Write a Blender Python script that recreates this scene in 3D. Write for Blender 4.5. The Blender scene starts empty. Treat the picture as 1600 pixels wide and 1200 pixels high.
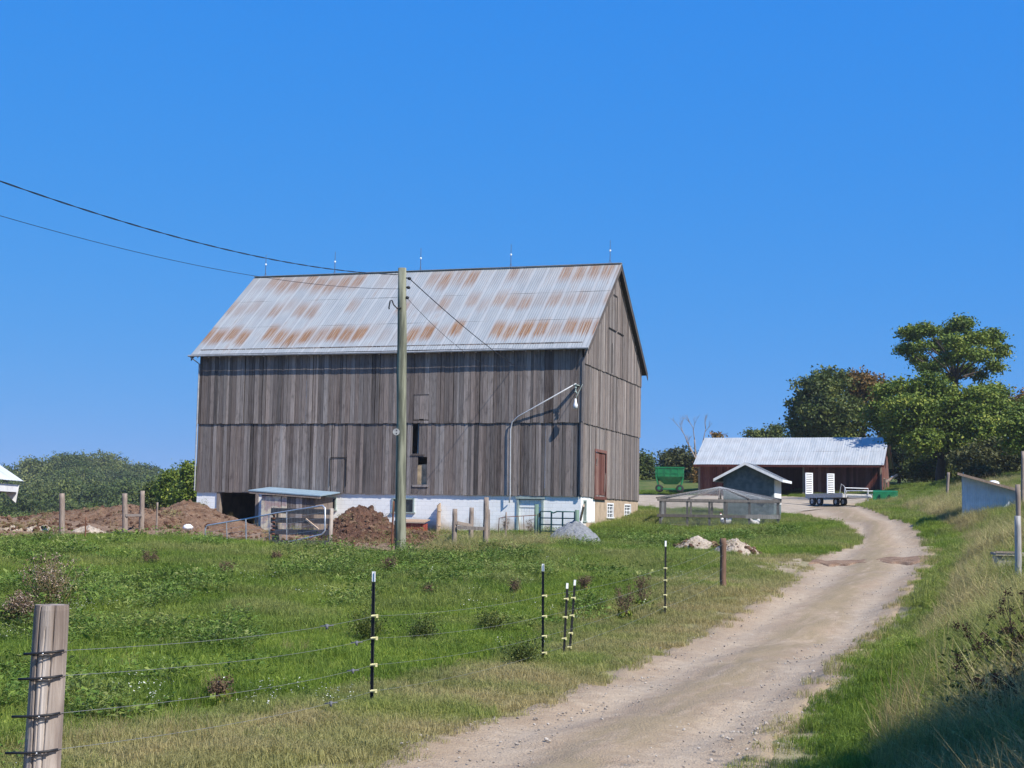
import bpy, math, random
import numpy as np
from mathutils import Vector, Matrix
random.seed(7); rng = np.random.default_rng(7)
R = math.radians
scene = bpy.context.scene
COL = scene.collection
# ------------------------------------------------------------------ camera, sky, sun, exposure
F_PX, PITCH, ROLL, EYE = 2250.0, R(5.28), R(0.99), 2.1
fw = Vector((0, math.cos(PITCH), math.sin(PITCH)))
_u = Vector((0, -math.sin(PITCH), math.cos(PITCH))); _r = Vector((1, 0, 0))
cr = _r*math.cos(ROLL) + _u*math.sin(ROLL)
cu = -_r*math.sin(ROLL) + _u*math.cos(ROLL)
cam_d = bpy.data.cameras.new('camera'); cam = bpy.data.objects.new('camera', cam_d); COL.objects.link(cam)
cam_d.sensor_width = 36; cam_d.lens = F_PX/1600*36; cam_d.clip_start = .1; cam_d.clip_end = 8000
cam.matrix_world = Matrix(((cr.x, cu.x, -fw.x, 0), (cr.y, cu.y, -fw.y, 0), (cr.z, cu.z, -fw.z, EYE), (0, 0, 0, 1)))
scene.camera = cam
scene.view_settings.view_transform = 'Standard'; scene.view_settings.look = 'None'
scene.view_settings.exposure = 0.5; scene.view_settings.gamma = 1; scene.view_settings.use_curve_mapping = False
SUN_AZ, SUN_EL = R(132), R(46)          # azimuth clockwise from +Y
sun_dir = Vector((math.sin(SUN_AZ)*math.cos(SUN_EL), math.cos(SUN_AZ)*math.cos(SUN_EL), math.sin(SUN_EL)))
world = bpy.data.worlds.new('World'); scene.world = world; world.use_nodes = True
wn = world.node_tree; wn.nodes.clear()
wo = wn.nodes.new('ShaderNodeOutputWorld'); wb = wn.nodes.new('ShaderNodeBackground'); sk = wn.nodes.new('ShaderNodeTexSky')
sk.sky_type = 'NISHITA'; sk.sun_disc = False; sk.sun_elevation = SUN_EL; sk.sun_rotation = SUN_AZ
sk.altitude = 300; sk.air_density = 1.0; sk.dust_density = 0.25; sk.ozone_density = 3.0
sc_ = wn.nodes.new('ShaderNodeSeparateColor'); cc_ = wn.nodes.new('ShaderNodeCombineColor'); wn.links.new(sk.outputs[0], sc_.inputs[0])
for k_, (g_, p_) in enumerate(((.165, 1.0), (1.41, .33), (5.5, .04))):      # deeper, more even blue: the clear dry sky of the photograph
    pw_n = wn.nodes.new('ShaderNodeMath'); pw_n.operation = 'POWER'; pw_n.inputs[1].default_value = p_
    ml_n = wn.nodes.new('ShaderNodeMath'); ml_n.operation = 'MULTIPLY'; ml_n.inputs[1].default_value = g_
    wn.links.new(sc_.outputs[k_], pw_n.inputs[0]); wn.links.new(pw_n.outputs[0], ml_n.inputs[0]); wn.links.new(ml_n.outputs[0], cc_.inputs[k_])
wn.links.new(cc_.outputs[0], wb.inputs[0]); wb.inputs[1].default_value = 0.1
wn.links.new(wb.outputs[0], wo.inputs[0])
sd = bpy.data.lights.new('sun', 'SUN'); sd.energy = 5.0; sd.angle = R(.53); sd.color = (1, .94, .85)
so = bpy.data.objects.new('sun', sd); COL.objects.link(so); so.rotation_euler = sun_dir.to_track_quat('Z', 'Y').to_euler()

# ------------------------------------------------------------------ pixel rays, terrain
EY = Vector((0, 0, EYE))
def ray(px, py): return (fw*F_PX + cr*(px-800) + cu*(600-py)).normalized()
def at(px, py, Y):
    d = ray(px, py); return EY + d*(Y/d.y)
def mpp(Y): return Y/F_PX                     # metres per photo pixel at depth Y
CTL = [(0,1200,11.7),(400,1200,11.9),(590,1105,16),(853,1032,21.7),(1039,962,29),(1130,915,33),(627,868,42),(760,866,44),
 (0,845,46),(150,846,47),(300,848,48),(430,850,47),(517,853,47),(711,860,45),(0,1000,22),(300,1000,22.5),(300,920,31),(0,920,30),(650,960,28),
 (450,1080,17),(1000,900,40),(1050,862,50),(895,857,57),(840,842,64),(918,838,66),(1000,803,77.5),(960,822,69),(1030,824,72),(1125,824,72),
 (1220,821,72),(1150,880,42),(1100,852,53),(1200,1200,12.6),(930,1200,12.5),(1150,1070,19),(1300,950,32),(1350,900,42),(1395,850,56),(1440,860,55),
 (1330,815,76),(1250,790,97),(1240,774,118),(1300,795,97),(1375,770,115),(1100,776,118),(1010,774,108),(1040,782,98),(1060,800,84),(1230,806,82),
 (1470,850,58),(1540,806,62),(1540,852,46),(1590,862,40),(1600,895,30),(1560,875,36),(1500,850,50),(1600,812,56),(1590,920,27),(1500,900,36),(1450,765,105),(1500,750,100),(1600,762,84),(1400,1100,16),(1600,1000,18),
 (1600,1200,12),(1520,1000,23),(370,826,72),(640,836,69),(1430,800,78),(1470,980,27)]
P, Z = [], []
for px, py, Y in CTL:
    q = at(px, py, Y); P.append((q.x, q.y)); Z.append(q.z)
for x, y, z in [(0,0,.5),(6,2,.5),(-8,2,.2),(0,6,.15),(16,6,1.3),(-16,8,.0),(-30,20,.3),(-35,45,.9),(-24,60,1.6),(-8,78,1.6),(-20,72,1.5),(25,22,1.5),(35,45,3.0),(45,70,5),
  (50,100,6.5),(25,140,6.2),(0,150,4.4),(45,150,7),(-14,92,.8),(-30,80,-1),(-45,70,-3),(-60,110,-8),(-20,110,-1),(-10,130,2),(-30,160,-7),(80,120,7),(80,60,5),(70,10,2),(-70,20,-1),
  (-70,170,-9),(0,190,2),(60,190,6),(-60,-10,0),(60,-20,1),(0,-25,.5)]:
    P.append((x, y)); Z.append(z)
P = np.array(P); Z = np.array(Z)
def _K(d2): return np.where(d2 > 1e-9, .5*d2*np.log(np.maximum(d2, 1e-9)), 0)
_n = len(P); _A = np.zeros((_n+3, _n+3))
_A[:_n, :_n] = _K(((P[:, None]-P[None])**2).sum(-1)) + np.eye(_n)*2.0
_A[:_n, _n] = 1; _A[:_n, _n+1:] = P; _A[_n, :_n] = 1; _A[_n+1:, :_n] = P.T
_W = np.linalg.solve(_A, np.concatenate([Z, [0, 0, 0]]))
def _far(x, y):
    g = lambda cx, cy, sx, sy, a: a*np.exp(-((x-cx)/sx)**2-((y-cy)/sy)**2)
    z = -5 + g(-132, 455, 27, 90, 13) - g(-170, 330, 110, 160, 3.5) + g(-70, 420, 60, 90, 3) + g(60, 250, 90, 110, 10) + g(-700, 1500, 500, 400, 20)
    return z
def hgt(x, y):
    x = np.atleast_1d(np.asarray(x, float)); y = np.atleast_1d(np.asarray(y, float))
    sh = x.shape; x = x.ravel(); y = y.ravel(); out = np.zeros(len(x))
    for i in range(0, len(x), 20000):
        a, b = x[i:i+20000], y[i:i+20000]
        d2 = (a[:, None]-P[None, :, 0])**2 + (b[:, None]-P[None, :, 1])**2
        z = _K(d2)@_W[:_n] + _W[_n] + _W[_n+1]*a + _W[_n+2]*b
        r = np.sqrt(((a-5)/85)**2 + ((b-75)/120)**2); t = np.clip((r-.8)/.6, 0, 1); t = t*t*(3-2*t)
        z = np.clip(z, -12, 12)*(1-t) + _far(a, b)*t
        z += (.035*np.sin(a*1.3+b*.4)*np.sin(b*1.1-a*.3) + .03*np.sin(a*2.9+1)*np.sin(b*2.3+a*.7) + .015*np.sin(a*6.1+b*2)*np.sin(b*5.3-a))*np.clip(b/12, 0.2, 1)*np.clip(22/np.maximum(b, 1), .12, 1)
        out[i:i+20000] = z
    return out.reshape(sh)
def h1(x, y): return float(hgt(x, y)[0])
_ts = np.concatenate([np.arange(6, 60, .1), np.arange(60, 160, .25)])
def gp(px, py):                                # where the ray through a photo point meets the ground
    d = ray(px, py); k = _ts/d.y
    z = EYE + d.z*k - hgt(d.x*k, _ts)
    i = np.argmax(z < 0) if (z < 0).any() else int(np.argmin(z))
    return Vector((d.x*k[i], _ts[i], h1(d.x*k[i], _ts[i])))
def gy(px, Y):                                 # ground point in column px at depth Y
    x = at(px, 820, Y).x; return Vector((x, Y, h1(x, Y)))

# ------------------------------------------------------------------ node helpers
class N:
    def __init__(s, name, rough=.8, spec=.3):
        s.m = bpy.data.materials.new(name); s.m.use_nodes = True; s.t = s.m.node_tree
        s.b = s.t.nodes['Principled BSDF']; s.b.inputs['Roughness'].default_value = rough
        s.b.inputs['Specular IOR Level'].default_value = spec
        s.co = s.t.nodes.new('ShaderNodeTexCoord')
    def new(s, k, **kw):
        n = s.t.nodes.new(k)
        for a, v in kw.items(): setattr(n, a, v)
        return n
    def put(s, sock, v):
        if v is None: return
        if hasattr(v, 'links') or hasattr(v, 'is_output'): s.t.links.new(v, sock)
        else: sock.default_value = v if not isinstance(v, tuple) or len(v) != 3 or sock.type != 'RGBA' else (*v, 1)
    def vec(s, scale=(1, 1, 1), src='Object', rot=(0, 0, 0)):
        mp = s.new('ShaderNodeMapping'); s.put(mp.inputs[0], s.co.outputs[src] if src in ('Object', 'UV', 'Generated') else s.pos())
        mp.inputs['Scale'].default_value = scale; mp.inputs['Rotation'].default_value = rot; return mp.outputs[0]
    def pos(s): return s.new('ShaderNodeNewGeometry').outputs['Position']
    def noise(s, scale=5, detail=4, vec=None, rough=.55, dist=0):
        n = s.new('ShaderNodeTexNoise'); s.put(n.inputs['Vector'], vec if vec is not None else s.co.outputs['Object'])
        n.inputs['Scale'].default_value = scale; n.inputs['Detail'].default_value = detail; n.inputs['Roughness'].default_value = rough
        n.inputs['Distortion'].default_value = dist; return n.outputs['Fac']
    def voro(s, scale=5, vec=None, out='Distance'):
        n = s.new('ShaderNodeTexVoronoi'); s.put(n.inputs['Vector'], vec if vec is not None else s.co.outputs['Object'])
        n.inputs['Scale'].default_value = scale; return n.outputs[out]
    def ramp(s, f, st, interp='LINEAR'):
        n = s.new('ShaderNodeValToRGB'); s.put(n.inputs[0], f); e = n.color_ramp.elements; n.color_ramp.interpolation = interp
        while len(e) < len(st): e.new(.5)
        for i, (p, c) in enumerate(st):
            e[i].position = p; e[i].color = (*c, 1) if isinstance(c, tuple) else (c, c, c, 1)
        return n.outputs[0]
    def mix(s, f, a, b, mode='MIX'):
        n = s.new('ShaderNodeMix', data_type='RGBA', blend_type=mode); s.put(n.inputs[0], f); s.put(n.inputs[6], a); s.put(n.inputs[7], b); return n.outputs[2]
    def math(s, op, a, b=None, c=None, clamp=False):
        n = s.new('ShaderNodeMath', operation=op, use_clamp=clamp); s.put(n.inputs[0], a); s.put(n.inputs[1], b)
        if c is not None: s.put(n.inputs[2], c)
        return n.outputs[0]
    def attr(s, name, inst=False, out='Fac'):
        n = s.new('ShaderNodeAttribute', attribute_name=name); n.attribute_type = 'INSTANCER' if inst else 'GEOMETRY'; return n.outputs[out]
    def sep(s, v):
        n = s.new('ShaderNodeSeparateXYZ'); s.put(n.inputs[0], v); return n.outputs
    def col(s, v): s.put(s.b.inputs['Base Color'], v); return s
    def rough(s, v): s.put(s.b.inputs['Roughness'], v); return s
    def bump(s, h, dist=.02, strength=.5):
        n = s.new('ShaderNodeBump'); s.put(n.inputs['Height'], h); n.inputs['Distance'].default_value = dist; n.inputs['Strength'].default_value = strength
        s.put(s.b.inputs['Normal'], n.outputs[0]); return s
def simple(name, c, rough=.7, var=.25, scale=6, metal=0, stretch=(1, 1, 1), bump=0, spec=.3):
    n = N(name, rough, spec); f = n.noise(scale, 5, n.vec(stretch))
    lo = tuple(x*(1-var) for x in c); hi = tuple(min(1, x*(1+var)) for x in c)
    n.col(n.ramp(f, [(.3, lo), (.7, hi)])); n.b.inputs['Metallic'].default_value = metal
    if bump: n.bump(f, bump)
    return n.m

# ------------------------------------------------------------------ mesh helpers
class MB:
    def __init__(s): s.v = []; s.f = []; s.t = []
    def add(s, vs, fs, tint=.5):
        o = len(s.v); s.v += [tuple(v) for v in vs]; s.f += [tuple(i+o for i in f) for f in fs]; s.t += [tint]*len(fs); return s
    def box(s, c, size, rot=None, tint=.5, taper=1):
        hx, hy, hz = size[0]/2, size[1]/2, size[2]/2; M = rot or Matrix.Identity(3); c = Vector(c); vs = []
        for z in (-1, 1):
            k = taper if z > 0 else 1
            for x, y in ((-1, -1), (1, -1), (1, 1), (-1, 1)): vs.append(c + M@Vector((x*hx*k, y*hy*k, z*hz)))
        return s.add(vs, [(3, 2, 1, 0), (4, 5, 6, 7), (0, 1, 5, 4), (1, 2, 6, 5), (2, 3, 7, 6), (3, 0, 4, 7)], tint)
    def b2(s, x0, x1, y0, y1, z0, z1, tint=.5): return s.box(((x0+x1)/2, (y0+y1)/2, (z0+z1)/2), (x1-x0, y1-y0, z1-z0), None, tint)
    def beam(s, a, b, w, h=None, tint=.5):     # rectangular bar from a to b
        a, b = Vector(a), Vector(b); d = b-a; q = d.to_track_quat('Z', 'Y').to_matrix()
        return s.box((a+b)/2, (w, h or w, d.length), q, tint)
    def tube(s, pts, r, n=8, cap=True, tint=.5):
        pts = [Vector(p) for p in pts]; rs = r if isinstance(r, (list, tuple)) else [r]*len(pts); vs = []; fs = []
        up = None
        for i, p in enumerate(pts):
            d = (pts[min(i+1, len(pts)-1)]-pts[max(i-1, 0)]).normalized()
            if up is None: up = d.orthogonal().normalized()
            up = (up - d*up.dot(d))
            up = up.normalized() if up.length > 1e-6 else d.orthogonal().normalized()
            q = d.cross(up)
            for k in range(n):
                a = 2*math.pi*k/n; vs.append(p + (up*math.cos(a)+q*math.sin(a))*rs[i])
        for i in range(len(pts)-1):
            for k in range(n): fs.append((i*n+k, i*n+(k+1) % n, (i+1)*n+(k+1) % n, (i+1)*n+k))
        if cap: fs += [tuple(range(n))[::-1], tuple((len(pts)-1)*n+k for k in range(n))]
        return s.add(vs, fs, tint)
    def ball(s, c, r, n=10, m=7, sc=(1, 1, 1), tint=.5):
        c = Vector(c); vs = [c+Vector((0, 0, -r*sc[2]))]; fs = []
        for j in range(1, m):
            a = -math.pi/2+math.pi*j/m
            for k in range(n):
                b = 2*math.pi*k/n; vs.append(c+Vector((r*sc[0]*math.cos(a)*math.cos(b), r*sc[1]*math.cos(a)*math.sin(b), r*sc[2]*math.sin(a))))
        vs.append(c+Vector((0, 0, r*sc[2]))); L = len(vs)-1
        for k in range(n):
            fs.append((0, 1+(k+1) % n, 1+k)); fs.append((L, L-n+k, L-n+(k+1) % n))
            for j in range(m-2): fs.append((1+j*n+k, 1+j*n+(k+1) % n, 1+(j+1)*n+(k+1) % n, 1+(j+1)*n+k))
        return s.add(vs, fs, tint)
    def prism(s, poly, axis_vec, tint=.5):      # extrude a polygon by a vector
        n = len(poly); a = [Vector(p) for p in poly]; b = [p+Vector(axis_vec) for p in a]
        return s.add(a+b, [tuple(range(n))[::-1], tuple(range(n, 2*n))]+[(i, (i+1) % n, n+(i+1) % n, n+i) for i in range(n)], tint)
    def build(s, name, m, parent=None, smooth=False, uv=None):
        me = bpy.data.meshes.new(name); me.from_pydata(s.v, [], s.f)
        a = me.attributes.new('tint', 'FLOAT', 'FACE'); a.data.foreach_set('value', np.array(s.t, dtype=np.float32))
        if smooth: me.polygons.foreach_set('use_smooth', [True]*len(me.polygons))
        me.materials.append(m); me.update()
        o = bpy.data.objects.new(name, me); COL.objects.link(o); o.parent = parent
        return o
def npmesh(name, V, Fq, m, tint=None, parent=None, smooth=False, link=True):
    me = bpy.data.meshes.new(name); k = Fq.shape[1]; V = np.asarray(V, np.float32)
    me.vertices.add(len(V)); me.vertices.foreach_set('co', V.ravel())
    me.loops.add(Fq.size); me.loops.foreach_set('vertex_index', Fq.ravel().astype(np.int32))
    me.polygons.add(len(Fq)); me.polygons.foreach_set('loop_start', np.arange(0, Fq.size, k, dtype=np.int32))
    if tint is not None:
        a = me.attributes.new('tint', 'FLOAT', 'FACE'); a.data.foreach_set('value', np.asarray(tint, np.float32))
    me.update(calc_edges=True); me.validate()
    me.polygons.foreach_set('use_smooth', [smooth]*len(me.polygons)); me.materials.append(m)
    o = bpy.data.objects.new(name, me)
    if link: COL.objects.link(o)
    o.parent = parent; return o
def tag(o, label=None, cat=None, group=None, kind=None):
    if label: o['label'] = label
    if cat: o['category'] = cat
    if group: o['group'] = group
    if kind: o['kind'] = kind
    return o
def empty(name, loc, rz=0, label=None, cat=None, group=None, parent=None):
    o = bpy.data.objects.new(name, None); COL.objects.link(o); o.location = loc; o.rotation_euler = (0, 0, rz); o.empty_display_size = .3
    o.parent = parent
    return tag(o, label, cat, group)
def copy_tree(o, parent=None):
    c = o.copy(); COL.objects.link(c)
    if parent: c.parent = parent
    for ch in list(o.children): copy_tree(ch, c)
    return c
def rotm(ax, ang): return Matrix.Rotation(ang, 3, ax)
def inpoly(x, y, poly):
    ins = np.zeros(np.shape(x), bool); n = len(poly)
    for i in range(n):
        x0, y0 = poly[i][0], poly[i][1]; x1, y1 = poly[(i+1) % n][0], poly[(i+1) % n][1]
        if y0 == y1: continue
        c = ((y0 > y) != (y1 > y)) & (x < (x1-x0)*(y-y0)/(y1-y0)+x0); ins ^= c
    return ins
def segdist(x, y, line):
    d = np.full(np.shape(x), 1e9)
    for i in range(len(line)-1):
        ax, ay, bx, by = line[i][0], line[i][1], line[i+1][0], line[i+1][1]
        L = (bx-ax)**2+(by-ay)**2+1e-9; t = np.clip(((x-ax)*(bx-ax)+(y-ay)*(by-ay))/L, 0, 1)
        d = np.minimum(d, np.hypot(x-ax-t*(bx-ax), y-ay-t*(by-ay)))
    return d
def resample(pts, n):
    p = np.array([(q[0], q[1]) for q in pts]); s = np.r_[0, np.cumsum(np.hypot(*np.diff(p, axis=0).T))]
    t = np.linspace(0, s[-1], n); return np.c_[np.interp(t, s, p[:, 0]), np.interp(t, s, p[:, 1])]
def smooth_line(p, k=5):
    q = p.copy(); w = np.ones(k)/k
    for c in (0, 1):
        e = np.r_[[p[0, c]]*(k//2), p[:, c], [p[-1, c]]*(k//2)]; q[:, c] = np.convolve(e, w, 'valid')
    return q

# ------------------------------------------------------------------ ground materials
def ground_mat():
    n = N('grassy_soil', .95, .1); p = n.pos()
    a = n.noise(.35, 4, p); b = n.noise(3, 5, p); c = n.noise(22, 4, p)
    g = n.mix(n.ramp(b, [(.35, 0.), (.65, 1.)]), (.045, .085, .018), (.10, .15, .035))
    g = n.mix(n.ramp(a, [(.42, 0.), (.7, .5)]), g, (.20, .17, .07))
    g = n.mix(n.ramp(c, [(.45, 0.), (.75, .7)]), g, (.10, .07, .04))
    d = n.mix(n.ramp(c, [(.3, 0.), (.7, 1.)]), (.24, .19, .13), (.40, .33, .23))
    far = n.attr('forest')
    g = n.mix(n.attr('dry'), g, n.mix(n.ramp(b, [(.3, 0.), (.7, 1.)]), (.26, .23, .09), (.15, .17, .05)))
    g = n.mix(far, g, (.02, .045, .02)); g = n.mix(n.attr('bare'), g, d)
    n.col(g).bump(n.noise(9, 6, p), .08, .6); return n.m
def road_mat():
    n = N('gravel_track', .95, .15); p = n.pos(); uv = n.co.outputs['UV']
    u = n.sep(uv)
    a = n.noise(.5, 5, p); b = n.noise(5, 6, p, .65); c = n.voro(28, p, 'Color'); st = n.noise(1.0, 5, n.vec((9, .8, 1), 'UV'), .6, .4)
    base = n.mix(n.ramp(b, [(.32, 0.), (.68, 1.)]), (.29, .215, .145), (.45, .355, .25))
    base = n.mix(n.ramp(a, [(.42, 0.), (.62, .6)]), base, (.30, .215, .14))
    grit = n.voro(45, p, 'Distance'); base = n.mix(n.ramp(grit, [(.1, .35), (.3, 0.)]), base, (.48, .42, .34))
    base = n.mix(n.ramp(n.noise(60, 3, p), [(.52, 0.), (.7, .55)]), base, (.20, .15, .10))
    rut = n.math('ABSOLUTE', n.math('SUBTRACT', n.math('ABSOLUTE', n.math('SUBTRACT', u[0], .5)), .25)); base = n.mix(n.ramp(rut, [(.0, .35), (.12, 0.)]), base, (.45, .38, .29))
    # strawy strips: centre of the track and its verges
    mid = n.math('ABSOLUTE', n.math('SUBTRACT', u[0], .5))
    m1 = n.math('MULTIPLY', n.ramp(n.math('ADD', mid, n.math('MULTIPLY', n.math('SUBTRACT', a, .5), .35)), [(.05, 1.), (.17, 0.)]), n.ramp(st, [(.36, 0.), (.52, 1.)]))
    m2 = n.math('MULTIPLY', n.ramp(mid, [(.34, 0.), (.48, 1.)]), n.ramp(b, [(.40, 0.), (.6, 1.)]))
    m = n.math('MAXIMUM', n.math('MULTIPLY', m1, .95), n.math('MULTIPLY', m2, .85))
    straw = n.mix(n.noise(30, 3, p), (.20, .15, .09), (.36, .285, .175))
    base = n.mix(m, base, straw)
    n.col(base).bump(n.math('ADD', n.math('MULTIPLY', b, .6), n.math('MULTIPLY', n.noise(40, 3, p), .4)), .05, .9); return n.m
def dirt_mat(name, c0, c1, c2, sc=2.5, dist=.12):
    n = N(name, 1, .1); p = n.pos(); a = n.noise(sc, 6, p, .6); b = n.noise(sc*6, 5, p, .7)
    g = n.mix(n.ramp(a, [(.35, 0.), (.6, 1.)]), c0, c1); g = n.mix(n.ramp(b, [(.5, 0.), (.7, .9)]), g, c2)
    n.col(g).bump(n.math('ADD', a, n.math('MULTIPLY', b, .5)), dist, 1); return n.m
M_ground = ground_mat(); M_road = road_mat()

# ------------------------------------------------------------------ road, yards, ground
L_PX = [(450,1330),(460,1250),(550,1196),(695,1140),(880,1080),(1050,1005),(1130,962),(1195,928),(1232,900),(1262,876),(1292,862),(1325,850),(1334,840),(1310,826),(1270,814),(1228,806)]
R_PX = [(1165,1330),(1190,1250),(1210,1196),(1262,1120),(1333,1050),(1383,995),(1422,940),(1450,897),(1467,857),(1460,840),(1436,822),(1400,806),(1372,796),(1335,788),(1310,782),(1300,779)]
Lw = smooth_line(resample([(-3.6, 4), (-3.1, 7)]+[gp(*p) for p in L_PX[1:]], 260), 9)
Rw = smooth_line(resample([(2.2, 4), (2.6, 7)]+[gp(*p) for p in R_PX[1:]], 260), 9)
def wob(t, amp, seed):
    r = np.random.default_rng(seed); o = np.zeros_like(t)
    for k in range(14):
        f = r.uniform(.2, 5); o += np.sin(t*f+r.uniform(0, 7))/(1+f*.5)*amp*.5
    return o
road_poly = np.r_[Lw, Rw[::-1]]
def strip(name, A, B, m, nu=22, dz=.03, amp=.12, crown=0.0, seed=1, fr=1., nv=900):
    A = resample(A, nv); B = resample(B, nv); t = np.linspace(0, 60, nv)
    D = B-A; D /= np.linalg.norm(D, axis=1)[:, None]+1e-9
    A = A - D*wob(t*2*fr, amp, seed)[:, None]; B = B + D*wob(t*2*fr+3, amp, seed+1)[:, None]
    u = np.linspace(0, 1, nu); X = A[:, None]*(1-u[None, :, None])+B[:, None]*u[None, :, None]
    z = hgt(X[..., 0], X[..., 1]) + dz + crown*(np.exp(-((u-.5)/.12)**2)-1*np.exp(-((u-.25)/.1)**2)-np.exp(-((u-.77)/.1)**2))[None]
    z[:, 0] -= .12; z[:, -1] -= .12
    V = np.c_[X[..., 0].ravel(), X[..., 1].ravel(), z.ravel()]
    i = np.arange(nv-1)[:, None]*nu+np.arange(nu-1)[None]; i = i.ravel()
    Fq = np.c_[i, i+1, i+nu+1, i+nu]
    o = npmesh(name, V, Fq, m, smooth=True); me = o.data; uvl = me.uv_layers.new(name='UVMap')
    UV = np.c_[np.tile(u, nv), np.repeat(t, nu)]; uvl.data.foreach_set('uv', UV[Fq.ravel()].ravel().astype(np.float32))
    return tag(o, kind='structure')
strip('road', Lw, Rw, M_road, 26, .03, .08, .04)
M_gravel = dirt_mat('yard_gravel', (.30, .245, .18), (.42, .355, .27), (.23, .18, .13), 1.2, .05)
Yl = [gp(1232,808), gp(1180,800), gp(1090,798), gp(1040,799), gp(1004,796), gp(960,794)]
Yr = [gp(1345,791), gp(1375,779), gp(1380,774), Vector((22,118,0)), Vector((10,122,0)), Vector((-6,118,0))]
yard_poly = np.array([(p[0], p[1]) for p in Yl+Yr[::-1]])
strip('gravel_yard', [Lw[-1]]+Yl, [Rw[-1]]+Yr, M_gravel, 40, .036, .3, 0, 5)
M_dirt = dirt_mat('barnyard_dirt', (.16, .095, .058), (.27, .18, .12), (.38, .30, .22), 1.6, .15)
Fl = [gp(-60,850), gp(60,845), gp(190,840), gp(300,846), gp(430,860), gp(560,868), gp(640,875), gp(708,869)]
Bl = [Vector((-26,66,0)), Vector((-23,70,0)), Vector((-19,73,0)), Vector((-15.5,73,0)), Vector((-12,72,0)), Vector((-8,70.6,0)), Vector((-4.5,69,0)), Vector((-2,68.4,0))]
dirt_poly = np.array([(p[0], p[1]) for p in Fl+Bl[::-1]])
strip('dirt_yard', Fl, Bl, M_dirt, 50, .04, .4, 0, 9)
M_mud = dirt_mat('mud', (.16, .095, .062), (.25, .165, .11), (.36, .28, .20), 4, .05)
strip('mud_patch', [gp(1268,880), gp(1330,876), gp(1400,872), gp(1448,870)], [gp(1262,884), gp(1335,884), gp(1400,882), gp(1450,879)], M_mud, 10, .062, .3, 0, 12, .07, 200)
M_side = dirt_mat('side_track', (.27, .205, .14), (.38, .31, .225), (.14, .15, .06), 2.0, .05)
strip('side_track', [gp(1255,872), gp(1220,869), gp(1180,868), gp(1150,866)], [gp(1235,905), gp(1205,893), gp(1175,885), gp(1155,880)], M_side, 16, .022, .3, 0, 13, .07, 200)
side_poly = np.array([(p[0], p[1]) for p in [gp(1262,870), gp(1220,868), gp(1180,867), gp(1150,865), gp(1155,881), gp(1175,886), gp(1205,894), gp(1240,906)]])

gx = np.unique(np.concatenate([np.arange(-30, 34, .3), np.arange(-110, 110, 3.), np.linspace(-110, -2600, 60), np.linspace(110, 2600, 40)]))
gyv = np.unique(np.concatenate([np.arange(4, 84, .3), np.arange(84, 140, .8), np.arange(-60, 4, 4.), np.arange(140, 620, 9.), np.linspace(620, 4200, 40), np.linspace(-60, -600, 8)]))
X, Y = np.meshgrid(gx, gyv); Zg = hgt(X, Y)
inroad = inpoly(X, Y, road_poly) & (segdist(X, Y, Lw[::6]) > .45) & (segdist(X, Y, Rw[::6]) > .45)
Zg = np.where(inroad, Zg-.1, Zg)
for pl in (yard_poly, dirt_poly):
    ins = inpoly(X, Y, pl) & (segdist(X, Y, np.r_[pl, pl[:1]]) > 1.0); Zg = np.where(ins & ~inroad, Zg-.1, Zg)
droad = np.minimum(segdist(X, Y, Lw[::5]), segdist(X, Y, Rw[::5]))
V = np.c_[X.ravel(), Y.ravel(), Zg.ravel()]; nx = len(gx)
i = (np.arange(len(gyv)-1)[:, None]*nx+np.arange(nx-1)[None]).ravel()
go = npmesh('ground', V, np.c_[i, i+1, i+nx+1, i+nx], M_ground, smooth=True); tag(go, kind='structure')
def vattr(o, n_, vals):
    a = o.data.attributes.new(n_, 'FLOAT', 'POINT'); a.data.foreach_set('value', np.asarray(vals, np.float32).ravel())
vattr(go, 'forest', np.clip((Y-150)/60, 0, 1)); vattr(go, 'dry', np.clip(1-droad/1.6, 0, 1)*.7); vattr(go, 'bare', np.clip(1-droad/.5, 0, 1)*.8)
# ------------------------------------------------------------------ shared materials
def board_mat(name, dark, mid, light, sc=(14, 14, .55), worn=.5):
    n = N(name, .9, .15); t = n.attr('tint'); f = n.noise(1, 6, n.vec((sc[0]*1.7, sc[1]*1.7, sc[2])), .68, .3); g = n.noise(1, 4, n.vec((sc[0]*4, sc[1]*4, sc[2]*3)), .6)
    k = n.noise(1, 3, n.vec((5, 5, 2.2)), .6)
    v = n.math('ADD', n.math('MULTIPLY', t, .46), n.math('MULTIPLY', f, .56)); v = n.math('ADD', v, n.math('MULTIPLY', n.math('SUBTRACT', g, .5), .7))
    c = n.ramp(v, [(.22, dark), (.5, mid), (.82, light)])
    c = n.mix(n.ramp(k, [(.55, 0.), (.75, worn)]), c, dark)
    hue = n.math('FRACT', n.math('MULTIPLY', t, 13.7)); c = n.mix(n.math('MULTIPLY', hue, .55), c, n.mix(1., c, (1.0, .80, .68), 'MULTIPLY'))
    kn = n.voro(1, n.vec((5.5, 5.5, 1.6)), 'Distance'); c = n.mix(n.ramp(kn, [(.04, .7), (.09, 0.)]), c, (.03, .02, .015))
    big = n.noise(.35, 3, n.co.outputs['Object']); c = n.mix(n.ramp(big, [(.4, 0.), (.7, .4)]), c, mid)
    n.col(c).bump(n.math('ADD', f, g), .012, .7); return n.m
M_board = board_mat('weathered_boards', (.040, .034, .032), (.175, .156, .146), (.40, .37, .35))
M_boardred = board_mat('faded_red_boards', (.035, .012, .010), (.14, .045, .035), (.26, .13, .11))
M_reddoor = board_mat('red_painted_boards', (.11, .025, .02), (.26, .06, .045), (.34, .18, .15))
M_redfaded = board_mat('faded_red_door', (.07, .025, .02), (.17, .075, .06), (.30, .22, .19))
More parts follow.
